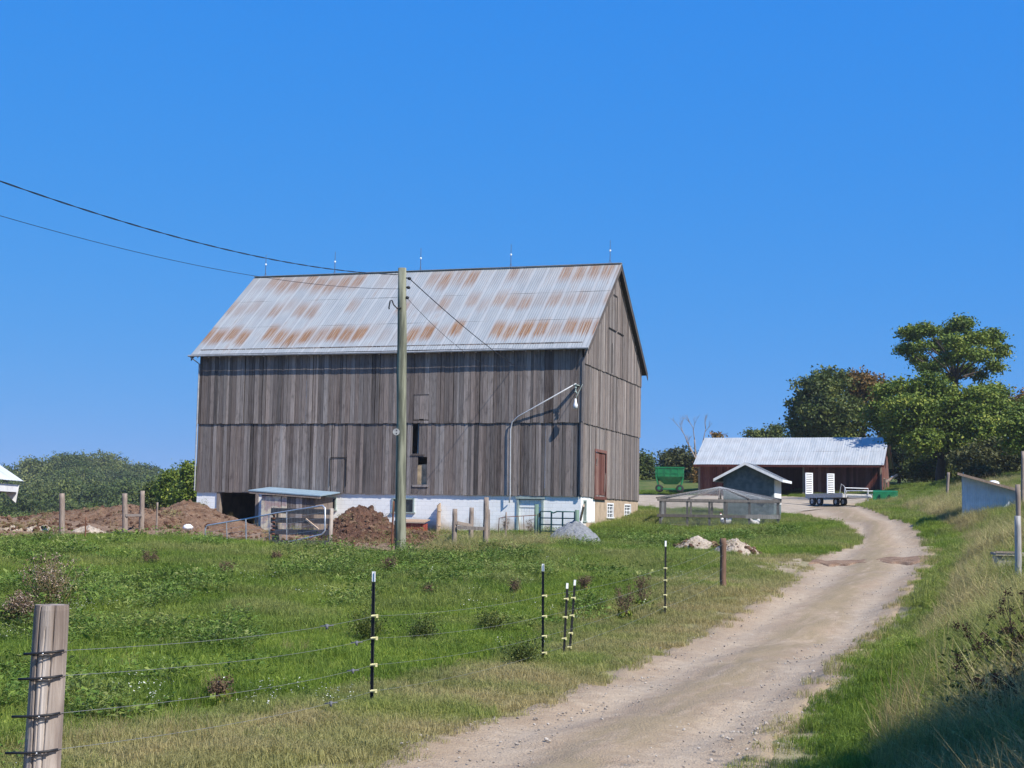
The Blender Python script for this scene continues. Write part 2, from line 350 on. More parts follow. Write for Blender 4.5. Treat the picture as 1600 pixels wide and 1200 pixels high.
M_lumber = board_mat('grey_lumber', (.11, .095, .085), (.24, .21, .185), (.44, .40, .36), (9, 9, 1.5))
M_plank = board_mat('tan_plank', (.16, .11, .08), (.36, .28, .21), (.55, .47, .38), (9, 9, .8))
def block_mat():
    n = N('whitewashed_blocks', .85, .2)
    br = n.new('ShaderNodeTexBrick'); s = n.sep(n.co.outputs['Object']); cb = n.new('ShaderNodeCombineXYZ')
    n.put(cb.inputs[0], n.math('ADD', s[0], s[1])); n.put(cb.inputs[1], s[2]); n.put(br.inputs['Vector'], cb.outputs[0])
    br.inputs['Scale'].default_value = 1; br.inputs['Brick Width'].default_value = .42; br.inputs['Row Height'].default_value = .2
    br.inputs['Mortar Size'].default_value = .006; br.inputs['Color1'].default_value = (.88, .88, .86, 1); br.inputs['Color2'].default_value = (.82, .83, .82, 1); br.inputs['Mortar'].default_value = (.66, .67, .66, 1)
    f = n.noise(1.2, 6, n.vec((1, 1, 1)), .65); st = n.noise(1, 5, n.vec((3, 3, .6)), .6)
    low = n.ramp(n.math('ADD', n.math('MULTIPLY', s[2], .5), n.math('MULTIPLY', n.math('SUBTRACT', f, .5), .9)), [(.05, 1.), (.32, 0.)])
    c = n.mix(n.math('MULTIPLY', low, .7), br.outputs['Color'], (.42, .31, .20)); c = n.mix(n.ramp(st, [(.58, 0.), (.82, .25)]), c, (.55, .54, .50))
    n.col(c).bump(n.math('ADD', n.math('MULTIPLY', br.outputs['Fac'], -1), f), .012, .5); return n.m
M_block = block_mat()
M_stucco = simple('tan_stucco', (.40, .31, .22), .9, .22, 2.2, bump=.01)
M_white = simple('white_paint', (.74, .75, .76), .6, .12, 3)
M_trim = simple('grey_green_trim', (.30, .36, .33), .7, .2, 5)
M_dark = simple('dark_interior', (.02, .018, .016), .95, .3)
M_glass = simple('window_glass', (.035, .045, .05), .12, .3, 2, spec=.6)
M_rustbar = simple('rusty_steel', (.14, .06, .035), .8, .4, 12)
M_galv = simple('galvanised_steel', (.50, .52, .54), .42, .18, 9, metal=.6)
M_conduit = simple('grey_conduit', (.55, .56, .58), .5, .12, 9, metal=.3)
M_rod = simple('dark_rod', (.10, .10, .11), .6)
M_black = simple('black_plastic', (.02, .02, .022), .5, .3)
M_glassball = simple('white_glass', (.8, .84, .86), .15, .05, spec=.6)
M_greenpost = simple('green_treated_wood', (.13, .20, .15), .85, .3, 6, stretch=(3, 3, .5))
M_greenpaint = simple('green_enamel', (.010, .16, .05), .4, .3, 3, spec=.5)
M_greentube = simple('green_gate_tube', (.05, .16, .12), .5, .2, 6)
M_wire = simple('fence_wire', (.30, .31, .31), .5, .2, 5, metal=.5)
M_cream = simple('yellow_insulator', (.75, .68, .35), .5, .1)
M_tyre = simple('tyre_rubber', (.03, .03, .03), .85, .3)
def roof_mat(name, rust=1.0, ax=0, sheet=.72, tar=None, pale=1.):
    n = N(name, .45, .5); s = n.sep(n.co.outputs['Object']); x = s[0]; v = n.attr('slope')   # v: 0 eave, 1 ridge
    cell = n.math('FLOOR', n.math('DIVIDE', x, sheet)); wn_ = n.new('ShaderNodeTexWhiteNoise', noise_dimensions='1D'); n.put(wn_.inputs['W'], cell); rnd = wn_.outputs[0]
    frac = n.math('FRACT', n.math('DIVIDE', x, sheet))
    cv = n.new('ShaderNodeCombineXYZ'); n.put(cv.inputs[0], n.math('MULTIPLY', x, 1.3)); n.put(cv.inputs[1], n.math('MULTIPLY', v, 3.2)); n.put(cv.inputs[2], n.math('MULTIPLY', rnd, 3))
    cf = n.new('ShaderNodeCombineXYZ'); n.put(cf.inputs[0], n.math('MULTIPLY', x, 13)); n.put(cf.inputs[1], n.math('MULTIPLY', v, 3.6)); 
    a = n.noise(1, 5, cv.outputs[0], .6); b = n.noise(1, 5, cf.outputs[0], .65)
    cg = n.new('ShaderNodeCombineXYZ'); n.put(cg.inputs[0], n.math('MULTIPLY', x, 34)); n.put(cg.inputs[1], n.math('MULTIPLY', v, 2.6)); fine = n.noise(1, 3, cg.outputs[0], .6)
    lowv = n.noise(1, 2, n.vec((.35, 0, 0))); vj = n.math('ADD', n.math('ADD', v, n.math('MULTIPLY', n.math('SUBTRACT', lowv, .5), .16)), n.math('ADD', n.math('MULTIPLY', n.math('SUBTRACT', b, .5), .16), n.math('MULTIPLY', n.math('SUBTRACT', rnd, .5), .07)))
    seam = n.ramp(frac, [(0, 1.), (.06, 0.), (.95, 0.), (1, 1.)])
    tot = None
    for k_, (st_, wt_) in enumerate((([(.09, 0.), (.16, 1.), (.25, 1.), (.34, 0.)], 1.), ([(.44, 0.), (.51, 1.), (.58, 1.), (.69, 0.)], .65), ([(.74, 0.), (.86, 1.), (.95, 1.), (1, .5)], .8))):
        wk = n.new('ShaderNodeTexWhiteNoise', noise_dimensions='1D'); n.put(wk.inputs['W'], n.math('ADD', cell, 37.3*k_+.5))
        cw = n.new('ShaderNodeCombineXYZ'); n.put(cw.inputs[0], n.math('MULTIPLY', x, .22)); cw.inputs[1].default_value = 7.7*k_; lown = n.noise(1, 2, cw.outputs[0])
        amt = n.math('ADD', n.math('MULTIPLY', wk.outputs[0], .55), n.math('MULTIPLY', lown, .9))
        term = n.math('MULTIPLY', n.math('MULTIPLY', n.ramp(vj, st_), n.ramp(amt, [([.45, .58, .50][k_], 0.), ([.72, .88, .82][k_], 1.)])), wt_)
        tot = term if tot is None else n.math('MAXIMUM', tot, term)
    edge_ = n.ramp(frac, [(.03, 0.), (.2, 1.), (.8, 1.), (.97, 0.)]); tot = n.math('MULTIPLY', tot, n.math('ADD', n.math('MULTIPLY', edge_, .6), .4))
    rm = n.math('MULTIPLY', n.math('MULTIPLY', tot, n.ramp(n.math('ADD', n.math('MULTIPLY', fine, .6), n.math('MULTIPLY', b, .4)), [(.36, .2), (.56, 1.)])), 1.1*rust, clamp=True)
    rm = n.math('MAXIMUM', rm, n.math('MULTIPLY', n.ramp(n.math('ADD', n.math('MULTIPLY', a, .6), n.math('MULTIPLY', b, .5)), [(.60, 0.), (.78, .5)]), rust))
    base = n.mix(n.ramp(a, [(.3, 0.), (.7, 1.)]), (.25*pale, .275*pale, .285*pale), (.34*pale, .36*pale, .36*pale)); base = n.mix(n.math('MULTIPLY', n.ramp(b, [(.4, 0.), (.75, .5)]), 1.), base, (.24, .23, .22))
    base = n.mix(n.math('MULTIPLY', seam, .85), base, (.50, .50, .49))
    rc = n.ramp(b, [(.25, (.27, .18, .10)), (.5, (.23, .115, .048)), (.72, (.11, .05, .025))])
    c = n.mix(rm, base, rc)
    if tar:
        f2 = n.noise(.55, 4, cv.outputs[0]); edge = n.math('ADD', v, n.math('MULTIPLY', n.math('SUBTRACT', n.noise(.7, 3), .5), .7))
        tm = n.math('MULTIPLY', n.ramp(edge, [(.30, 1.), (.33, 0.)]), n.ramp(n.math('DIVIDE', x, 20.), [(tar-.06, 0.), (tar+.02, 1.)]))
        c = n.mix(tm, c, (.035, .055, .075))
    n.col(c); n.b.inputs['Metallic'].default_value = .05
    n.rough(n.mix(rm, (.6, .6, .6), (.9, .9, .9))); return n.m
M_roof = roof_mat('rusty_corrugated_steel'); M_roof2 = roof_mat('pale_corrugated_steel', .12, pale=1.35); M_roof3 = roof_mat('white_corrugated_steel', .0, pale=1.7)
def corrugated(name, x0, x1, A, B, m, parent, wave=.15, amp=.012, rows=3, th=.008, side=1):
    """sheet running from eave point A=(y,z) to ridge point B=(y,z) between x0 and x1"""
    nx_ = int((x1-x0)/wave*6)+1; xs = np.linspace(x0, x1, nx_); A = np.array(A, float); B = np.array(B, float); d = (B-A); L = np.hypot(*d); nrm = np.array([-d[1], d[0]])/L
    if nrm[1] < 0: nrm = -nrm
    V = []; Fq = []; sl = []
    for r in range(rows):
        t0, t1 = r/rows-(.012 if r else 0), (r+1)/rows
        for layer in (0, 1):
            for t in (t0, t1):
                lift = .006*(1-(t-t0)/(t1-t0)) + (0 if layer == 0 else -th)
                rib = amp*np.sin(2*np.pi*xs/wave); jitter = .004*np.sin(xs*1.7+r*3)+.006*np.sin(xs*.6+r)
                p = A+d*t; off = rib+lift+jitter
                V.append(np.c_[xs, p[0]+nrm[0]*off, p[1]+nrm[1]*off]); sl.append(np.full(nx_, t))
        b = r*4*nx_; i = np.arange(nx_-1)
        q = [np.c_[b+i, b+i+1, b+nx_+i+1, b+nx_+i], np.c_[b+2*nx_+i, b+3*nx_+i, b+3*nx_+i+1, b+2*nx_+i+1], np.c_[b+i, b+2*nx_+i, b+2*nx_+i+1, b+i+1], np.c_[b+nx_+i, b+nx_+i+1, b+3*nx_+i+1, b+3*nx_+i]]
        q.append(np.array([[b, b+nx_, b+3*nx_, b+2*nx_], [b+nx_-1, b+3*nx_-1, b+4*nx_-1, b+2*nx_-1]])[:1]); Fq += q
        Fq.append(np.array([[b+nx_-1, b+3*nx_-1, b+4*nx_-1, b+2*nx_-1]]))
    o = npmesh(name, np.concatenate(V), np.concatenate(Fq), m, parent=parent); vattr(o, 'slope', np.concatenate(sl)); return o

# ------------------------------------------------------------------ the big barn
W_, D_, HB, HM, HE, HR = 20.0, 12.28, 1.80, 5.21, 8.79, 13.58
YAW = R(17.6); bz = 1.36
right = Vector((math.cos(YAW), -math.sin(YAW), 0)); back = Vector((math.sin(YAW), math.cos(YAW), 0))
BO = Vector((3.26, 66.72, bz)) - right*W_
barn = empty('barn', BO, -YAW, 'large weathered grey board barn with rusty metal roof on a white block base', 'barn')
def onplane(px, py, y=None, x=None):
    d = ray(px, py); n = back if y is not None else right; o0 = BO + (back*y if y is not None else right*x)
    t = (o0-EY).dot(n)/d.dot(n); q = EY+d*t-BO; return (q.dot(right), q.dot(back), q.z)
def fr(px, py): q = onplane(px, py, y=0); return q[0], q[2]
def gb(px, py): q = onplane(px, py, x=W_); return q[1], q[2]
def boards(mb, u0, u1, z0f, z1f, place, rg, holes=(), wmin=.12, wmax=.25, th=.03, ragged=.04, shift=0):
    """vertical boards from u0 to u1; place(u,w,z0,z1,depth,skew,tint) adds one"""
    u = u0
    while u < u1-.01:
        w = min(rg.uniform(wmin, wmax), u1-u)
        if u1-u-w < .08: w = u1-u
        for e_ in [q for h_ in holes for q in h_[:2]]:
            if u+.015 < e_ < u+w: w = e_-u
        zb = z0f - rg.uniform(0, ragged); zt = z1f(u+w/2) if callable(z1f) else z1f
        dep = rg.uniform(0, .014); tint = float(np.clip(rg.normal(.5, .24), 0, 1)); sk = rg.uniform(-.012, .012)
        segs = [(zb, zt)]
        for (a, b, c, d_) in holes:
            if u+w/2 > a and u+w/2 < b:
                ns = []
                for s0, s1 in segs:
                    if d_ <= s0 or c >= s1: ns.append((s0, s1)); continue
                    if c > s0: ns.append((s0, c))
                    if d_ < s1: ns.append((d_, s1))
                segs = ns
        gap = rg.uniform(.006, .018) if rg.random() < .85 else rg.uniform(.025, .05)
        gap = min(gap, w*.3)
        for s0, s1 in segs: place(u, w-gap, s0, s1, dep, sk, tint)
        u += w
def fplace(y, sgn=-1):
    def f(u, w, z0, z1, dep, sk, t): q = Matrix.Rotation(sk*.3, 3, 'Y'); mb.box((u+w/2, y+sgn*(.016+dep), (z0+z1)/2), (w, .028, z1-z0), q, t)
    return f
def gplace(x, sgn=1):
    def f(u, w, z0, z1, dep, sk, t): q = Matrix.Rotation(sk*.3, 3, 'X'); mb.box((x+sgn*(.016+dep), u+w/2, (z0+z1)/2), (.028, w, z1-z0), q, t)
    return f
rg = np.random.default_rng(3)
(hx0, hz1), (hx1, hz0) = fr(645.5, 657), fr(654.5, 709)       # slot opening
(kx0, kz1), (kx1, kz0) = fr(653.5, 714), fr(667, 757)         # opening with sacking
mb = MB(); boards(mb, 0, W_, HB-.04, HM+.05, fplace(0), rg, [(hx0, hx1, hz0, HM+.2), (kx0, kx1, kz0, kz1)])
mb.build('front_lower_siding', M_board, barn)
mb = MB(); (lx0, lz1), (lx1, lz0) = fr(648, 617), fr(671, 654)
boards(mb, -.02, W_+.02, HM-.03, HE+.15, fplace(-.05), rg, [(lx0, lx1, lz0-.1, lz1)])
mb.build('front_upper_siding', M_board, barn)
gz = lambda u: HE + (HR-HE)*(1-abs(u-D_/2)/(D_/2)) - .06
HG = gb(909, 553)[1]; (ry0, rz1), (ry1, rz0) = gb(928.5, 705), gb(944.5, 778)
mb = MB(); boards(mb, 0, D_, HB-.04, HM+.05, gplace(W_), rg, [(ry0, ry1, rz0+.1, rz1)]); mb.build('gable_lower_siding', M_board, barn)
mb = MB(); boards(mb, -.03, D_+.02, HM-.03, 8.05, gplace(W_+.045), rg); mb.build('gable_middle_siding', M_board, barn)
mb = MB(); boards(mb, -.03, D_+.02, 7.95, lambda u: gz(u), gplace(W_+.09), rg)
for (a, b) in [((949, 492), (981, 530))]:
    pass
mb.build('gable_peak_siding', M_board, barn)
# hay doors and dark joints on the gable, loft door on the front
mb = MB(); ya, za = gb(944, 486); yb, zb = gb(958, 500); yc, zc = gb(973, 502)
ys = (D_/2-1.6, D_/2+1.6); hz = 10.2
mb.b2(W_+.15, W_+.165, ys[0], D_/2-.05, hz-.03, hz+.03, .0).b2(W_+.15, W_+.165, D_/2+.25, ys[1], hz-.03, hz+.03, .0)
mb.b2(W_+.15, W_+.165, D_/2+.08, D_/2+.12, hz+.05, hz+1.8, .0).b2(W_+.15, W_+.165, D_/2-.7, D_/2+.08, hz+1.78, hz+1.82, .0)
mb.b2(W_+.15, W_+.165, D_/2-.9, D_/2-.86, 8.0, 9.5, .0)
mb.build('hay_door_joints', M_dark, barn)
mb = MB(); boards(mb, lx0+.02, lx1-.02, lz0-.02, lz1-.03, fplace(-.05), rg, (), .17, .3); tag(mb.build('loft_door', M_board, barn), 'square loft door of browner boards')
fx = barn.children[-1]
mb = MB(); mb.b2(lx0-.012, lx0+.008, -.088, -.08, lz0-.05, lz1, .1).b2(lx0, lx1, -.1, -.088, lz1-.01, lz1+.02, .1)
mb.build('door_frame', M_board, fx)
mb = MB(); (ax, az1), (bx, az0) = fr(517, 715), fr(541, 760)
mb.b2(ax, bx, -.066, -.055, az1-.015, az1+.02, 0).b2(bx-.02, bx+.015, -.066, -.055, az0, az1-.02, 0).b2(ax-.01, ax+.01, -.066, -.055, az0, az1-.02, 0); mb.build('small_door_outline', M_dark, barn)
mb = MB(); mb.b2(kx0-.1, kx1+.1, .12, .2, kz0-.05, kz1-.35, .5)
M_sack = simple('tan_sacking', (.42, .33, .22), .9, .4, 4); mb.build('sacking', M_sack, barn)
MB().b2(kx0-.25, kx1+.1, -.075, -.055, kz0-.12, kz0-.02, .9).build('opening_sill', M_board, barn); MB().b2(hx0-.05, hx1+.3, -.075, -.055, hz0-.09, hz0-.03, .05).build('opening_sill', M_board, barn)
# red hatch door on the gable
mb = MB(); boards(mb, ry0+.04, ry1-.04, rz0+.12, rz1-.03, gplace(W_-.01), rg, (), .17, .25, ragged=0); rd = mb.build('red_door', M_redfaded, barn)
mb = MB(); x = W_+.05
mb.b2(x, x+.03, ry0-.1, ry1+.1, rz1-.02, rz1+.12, .6).b2(x, x+.03, ry0-.08, ry0+.03, rz0+.05, rz1-.03, .3).b2(x, x+.03, ry1-.03, ry1+.08, rz0+.05, rz1-.03, .3).b2(x, x+.03, ry0-.1, ry1+.15, rz0-.1, rz0+.04, .2)
mb.build('door_frame', M_redfaded, rd)
MB().beam((x+.04, ry0+.15, rz0+1.5), (x+.04, ry0+.32, rz1-.3), .04).build('door_brace', M_board, rd); MB().beam((x+.04, ry1-.35, rz0+.3), (x+.04, ry1-.2, rz0+1.2), .04).build('door_brace', M_board, rd)
# back and far side walls, loft floor
mb = MB(); boards(mb, 0, W_, HB-.05, HE+.1, fplace(D_, 1), rg, (), .3, .5); mb.build('back_siding', M_board, barn)
mb = MB(); boards(mb, 0, D_, HB-.05, lambda u: gz(u), gplace(0, -1), rg, (), .25, .4); mb.build('far_gable_siding', M_board, barn)
mb = MB(); mb.b2(.2, W_-.2, .2, D_-.2, HB+.02, HB+.12); mb.build('loft_floor', M_dark, barn)
# foundation wall: blocks around openings
mb = MB()
def wallpieces(mb, L, openings, zb, zt, place):
    xs = sorted(set([0, L]+[o[0] for o in openings]+[o[1] for o in openings]))
    for a, b in zip(xs[:-1], xs[1:]):
        o = [q for q in openings if q[0] <= a+1e-6 and q[1] >= b-1e-6]
        if not o: place(a, b, zb, zt)
        else:
            if o[0][2] > zb: place(a, b, zb, o[0][2])
            if o[0][3] < zt: place(a, b, o[0][3], zt)
d0 = (fr(341, 800)[0], fr(400, 800)[0], -.5, fr(370, 770)[1])
w0 = (fr(508, 790)[0], fr(525, 790)[0], fr(517, 796)[1], fr(517, 777)[1])
w1 = (fr(612, 790)[0], fr(647, 790)[0], fr(640, 800)[1], fr(640, 778)[1])
d1 = (fr(807, 800)[0], fr(849, 800)[0], -.5, fr(828, 779)[1])
ops = [d0, w0, w1, d1]; HT = HB-.02
wallpieces(mb, W_, ops, -.6, HT, lambda a, b, c, d: mb.b2(a, b, .05, .3, c, d)); mb.build('block_wall', M_block, barn)
mb = MB(); corner = gb(930, 800)[0]; gw = (.55, 1.15, .62, 1.6)
mb.b2(W_-.25, W_-.02, .3, gw[0], -.5, HT).b2(W_-.25, W_-.02, gw[1], corner, .55, HT).b2(W_-.25, W_-.02, gw[0], gw[1], -.5, gw[2]).b2(W_-.25, W_-.02, gw[0], gw[1], gw[3], HT)
mb.build('white_corner_wall', M_block, barn)
mb = MB(); s1 = (gb(949, 800)[0], gb(959, 800)[0]); s2 = (gb(976, 800)[0], gb(986, 800)[0]); sz = (gb(955, 808)[1], gb(955, 786)[1])
xa = [corner, s1[0], s1[1], s2[0], s2[1], D_]
mb.b2(W_-.25, W_-.03, gw[1], corner, -.5, .55)
for k in (0, 2, 4): mb.b2(W_-.25, W_-.03, xa[k], xa[k+1], -.5, HT)
for k in (1, 3): mb.b2(W_-.25, W_-.03, xa[k], xa[k+1], -.5, sz[0]); mb.b2(W_-.25, W_-.03, xa[k], xa[k+1], sz[1], HT)
mb.build('stucco_wall', M_stucco, barn)
mb = MB(); mb.b2(0, .25, .3, D_, -.5, HT).b2(.25, W_-.25, D_-.25, D_, -.5, HT); mb.build('rear_foundation', M_stucco, barn)
def window(x0, x1, z0, z1, parent, side, fm, nx_=2, nz_=1, depth=.1, bars=True):
    """side 'f' on the front wall, 'g' on the gable wall"""
    fb = MB(); pb = MB(); t = .07
    def pr(mb_, a, b, c, d, y0, y1):
        if side == 'f': mb_.b2(a, b, y0, y1, c, d)
        else: mb_.b2(W_-y1, W_-y0, a, b, c, d)
    pr(fb, x0, x0+t, z0, z1, -.0, .12); pr(fb, x1-t, x1, z0, z1, 0, .12); pr(fb, x0+t, x1-t, z1-t, z1, 0, .12); pr(fb, x0-.05, x1+.05, z0-.06, z0, -.03, .12)
    for k in range(1, nx_): c = x0+(x1-x0)*k/nx_; pr(fb, c-.025, c+.025, z0, z1-t, .05, .09)
    for k in range(1, nz_): c = z0+(z1-z0)*k/nz_; pr(fb, x0+t, x1-t, c-.02, c+.02, .055, .085)
    w = fb.build('window_frame', fm, parent); pr(pb, x0+t, x1-t, z0, z1-t, .1, .11); pb.build('pane', M_glass, w); return w
window(*w0[:2], w0[2], w0[3], barn, 'f', M_trim, 1); window(*w1[:2], w1[2], w1[3], barn, 'f', M_trim, 2)
window(gw[0], gw[1], gw[2], gw[3], barn, 'g', M_trim, 2)
for s in (s1, s2): window(s[0], s[1], sz[0], sz[1], barn, 'g', M_white, 2, 4)
# cattle doorway (dark) with posts, white door
mb = MB(); mb.b2(d0[0]-.12, d0[0]+.06, 0, .28, -.5, d0[3]).b2(d0[1]-.06, d0[1]+.1, 0, .28, -.5, d0[3]).b2(d0[0]-.12, d0[1]+.1, -.02, .28, d0[3], d0[3]+.12, .2); mb.build('doorway_frame', M_lumber, barn)
mb = MB(); mb.b2(.3, W_-.3, .35, D_-.3, -.08, -.02); mb.build('stable_floor', M_dark, barn)
mb = MB(); mb.b2(d1[0], d1[0]+.1, .0, .25, -.5, d1[3]).b2(d1[1]-.1, d1[1], .0, .25, -.5, d1[3]).b2(d1[0]-.05, d1[1]+.05, -.02, .25, d1[3]-.02, d1[3]+.1); df = mb.build('door_frame', M_trim, barn)
mb = MB(); m_ = (d1[0]+d1[1])/2
for k in range(9):
    a = d1[0]+.1+(d1[1]-d1[0]-.2)*k/9; b = a+(d1[1]-d1[0]-.2)/9-.008; mb.b2(a, b, .12, .16, -.4, d1[3]-.05)
mb.b2(d1[0]+.12, d1[1]-.12, .1, .12, .12, .22).b2(d1[0]+.12, d1[1]-.12, .1, .12, 1.2, 1.3)
wd = mb.build('white_door', M_block, barn); mb = MB(); mb.b2(d1[1]-.25, d1[1]-.2, .06, .1, .75, .95); mb.build('door_handle', M_rustbar, wd)
# roof
OE, OG = .38, .4; sl_ = (HR-HE)/(D_/2)
eyz = (-OE, HE-sl_*OE+.16); byz = (D_+OE, HE-sl_*OE+.16); ryz = (D_/2, HR+.1)
rf_ = corrugated('roof', -OG, W_+OG, eyz, ryz, M_roof, barn, .12, .005)
corrugated('back_roof', -OG, W_+OG, byz, (D_/2, HR+.1), M_roof, barn)
mb = MB(); mb.beam((-OG, D_/2, HR+.135), (W_+OG, D_/2, HR+.135), .26, .02); mb.build('ridge_cap', M_galv, barn)
for x in (-OG+.02, W_+OG-.04):
    for e in (eyz, byz):
        mb = MB(); a = Vector((x, e[0], e[1]-.1)); b = Vector((x, D_/2, HR)); mb.prism([a, b, b-Vector((0, 0, .22)), a-Vector((0, 0, .22))], (.03, 0, 0), .1); mb.build('verge_board', M_board, barn)
for k in range(int((W_+2*OG)/.62)):
    x = -OG+.35+k*.62
    mb = MB(); mb.prism([(x, eyz[0]+.04, eyz[1]-.07), (x, .1, eyz[1]+.3), (x, .1, eyz[1]+.18), (x, eyz[0]+.04, eyz[1]-.17)], (.05, 0, 0), .9); mb.build('rafter', M_board, barn)
mb = MB(); 
for e, d in ((eyz, 1), (byz, -1)):    # soffit boarding under the sheets
    a = (e[0], e[1]-.03); b = (D_/2, HR+.06); mb.prism([(-OG+.03, a[0], a[1]), (-OG+.03, b[0], b[1]), (-OG+.03, b[0], b[1]-.025), (-OG+.03, a[0], a[1]-.025)], (W_+2*OG-.06, 0, 0), .1)
mb.build('roof_boarding', M_board, barn)
mb = MB(); mb.tube([(-OG-.12, eyz[0]-.05, eyz[1]-.07), (W_*.55, eyz[0]-.05, eyz[1]-.1), (W_+OG, eyz[0]-.05, eyz[1]-.05)], .05, 6); g_ = mb.build('gutter', simple('gutter_steel', (.30, .31, .32), .6), barn)
mb = MB(); mb.tube([(-OG, eyz[0]-.05, eyz[1]-.12), (-.05, -.1, eyz[1]-.45), (-.06, -.1, HM), (-.06, -.1, HB)], .035, 6); mb.build('downspout', simple('downspout_steel', (.33, .34, .35), .6), g_)
for px in (415, 523, 657, 798, 953):
    d = ray(px, 425); n = back; t = (BO+back*(D_/2)-EY).dot(n)/d.dot(n); x = (EY+d*t-BO).dot(right)
    m1 = MB(); m1.tube([(x, D_/2, HR+.1), (x, D_/2, HR+1.35)], [.02, .012], 6); m1.tube([(x-.12, D_/2, HR+.1), (x, D_/2, HR+.35), (x+.12, D_/2, HR+.1)], .008, 4)
    l = m1.build('lightning_rod', M_rod, barn); m1 = MB(); m1.ball((x, D_/2, HR+.8), .055); m1.build('glass_ball', M_glassball, l, True)
# corner trim and insulating service conduit
mb = MB(); mb.b2(W_+.0, W_+.12, -.12, -.07, HB, HM-.02, .7).b2(W_+.03, W_+.15, -.14, -.09, HM, 8.2, .6); mb.build('corner_board', M_board, barn)
c0, c1, c2 = fr(796, 785), fr(800, 668), fr(905, 601); mb = MB()
pts = [(c0[0], -.02, c0[1]), (c0[0]+.04, -.14, c0[1]+.1), (c0[0]+.08, -.16, c0[1]+.4), (c1[0]-.02, -.16, c1[1]-.1), (c1[0]+.06, -.17, c1[1]+.25), (c1[0]+.35, -.2, c1[1]+.5), (c2[0], -.55, c2[1])]
mb.tube(pts, .03, 8); cd = mb.build('conduit', M_conduit, barn, True)
lp = Vector((c2[0]-.02, -.55, c2[1])); mb = MB(); mb.tube([lp, lp+Vector((0, 0, -.35)), lp+Vector((.06, 0, -.45))], .03, 6); mb.b2(c2[0]-.12, c2[0]+.05, -.6, -.04, c2[1]-.08, c2[1]-.04)
mb.tube([lp+Vector((.25, .3, .0)), lp+Vector((.05, 0, -.6)), lp+Vector((.02, 0, -.8))], .012, 5)
for z in (.2, .38): mb.ball(lp+Vector((0, 0, -z)), .06, sc=(1, 1, .6))
br = mb.build('lamp_bracket', M_trim, barn); mb = MB()
mb.tube([lp+Vector((0, 0, -.7)), lp+Vector((0, 0, -.85)), lp+Vector((0, 0, -1.0)), lp+Vector((0, 0, -1.16))], [.04, .055, .11, .10], 12); mb.build('yard_lamp', M_white, br, True)

# lean-to porch on the barn front
def wpt(x, y, z): return BO+right*x+back*y+Vector((0, 0, z))
lt = empty('lean_to', wpt(fr(440, 800)[0], -2.2, 0), -YAW, 'small lean-to hutch with blue-grey sheet roof and pale mottled boards against the barn', 'lean-to')
X0 = fr(440, 800)[0]
def lx(px): return fr(px, 800)[0]-X0
# local: y 0 = outer face (2.2 m before the wall), y 2.2 = wall
mb = MB(); rg2 = np.random.default_rng(8)
xe = 2.75
boards(mb, 0, 1.35, -.2, 1.55, lambda u, w, z0, z1, d, s, t: mb.box((u+w/2, .05-d, (z0+z1)/2), (w, .025, z1-z0), None, t), rg2, ragged=0)
M_paintb = (lambda n: (n.col(n.mix(n.ramp(n.noise(2.2, 4), [(.45, 0.), (.55, 1.)]), n.mix(n.noise(7, 3), (.55, .56, .50), (.62, .50, .32)), n.mix(n.noise(4, 3), (.42, .20, .14), (.30, .38, .42)))), n.m)[1])(N('mottled_painted_boards', .8))
mb.build('front_boards', M_paintb, lt)
mb = MB(); boards(mb, 1.35, xe, -.2, 1.5, lambda u, w, z0, z1, d, s, t: mb.box((u+w/2, .07-d, (z0+z1)/2), (w, .025, z1-z0), None, t), rg2, ragged=0)
mb.b2(-.02, .02, .07, 2.15, -.2, 1.6).b2(xe-.02, xe+.02, .09, 2.15, -.2, 1.55); mb.build('side_boards', M_board, lt)
mb = MB(); a0, a1 = -.75, 3.05
mb.prism([(a0, -.1, 1.78), (a0, 2.1, 1.98), (a0, 2.1, 1.93), (a0, -.1, 1.73)], (a1-a0, 0, 0)); 
lr = mb.build('roof', simple('blue_grey_sheet', (.24, .33, .40), .5, .15, 3), lt); lr.rotation_euler = (0, R(3.2), 0)
mb = MB(); mb.b2(a0+.05, a1-.03, -.08, .02, 1.62, 1.72).b2(a0+.05, a0+.12, .0, 2.0, 1.66, 1.74); mb.build('fascia', M_lumber, lr)
# plank door standing out from the wall, wooden box beside it
pd = empty('plank_door', wpt(fr(688, 830)[0], -.03, 0), -YAW, 'narrow grey plank hatch swung open at right angles to the white barn wall', 'hatch')
mb = MB()
for k in range(3): mb.b2(-.03, .02, -.42+k*.14, -.29+k*.14, -.1, 1.25+.05*k, .3+k*.2)
mb.b2(.02, .05, -.42, -.01, .25, .35, .6).b2(.02, .05, -.42, -.01, .95, 1.05, .6); mb.build('boards', M_plank, pd)
bx_ = empty('feed_box', wpt(fr(662, 830)[0], -1.0, 0), -YAW, 'low brown wooden box with slanted lid at the barn wall', 'box')
mb = MB(); mb.b2(-.9, .35, 0, .6, -.1, .38, .4); mb.build('box_body', M_reddoor, bx_); mb = MB(); mb.prism([(-1.0, -.08, .40), (-1.0, .66, .52), (-1.0, .66, .56), (-1.0, -.08, .44)], (1.45, 0, 0), .5); mb.build('lid', M_plank, bx_)

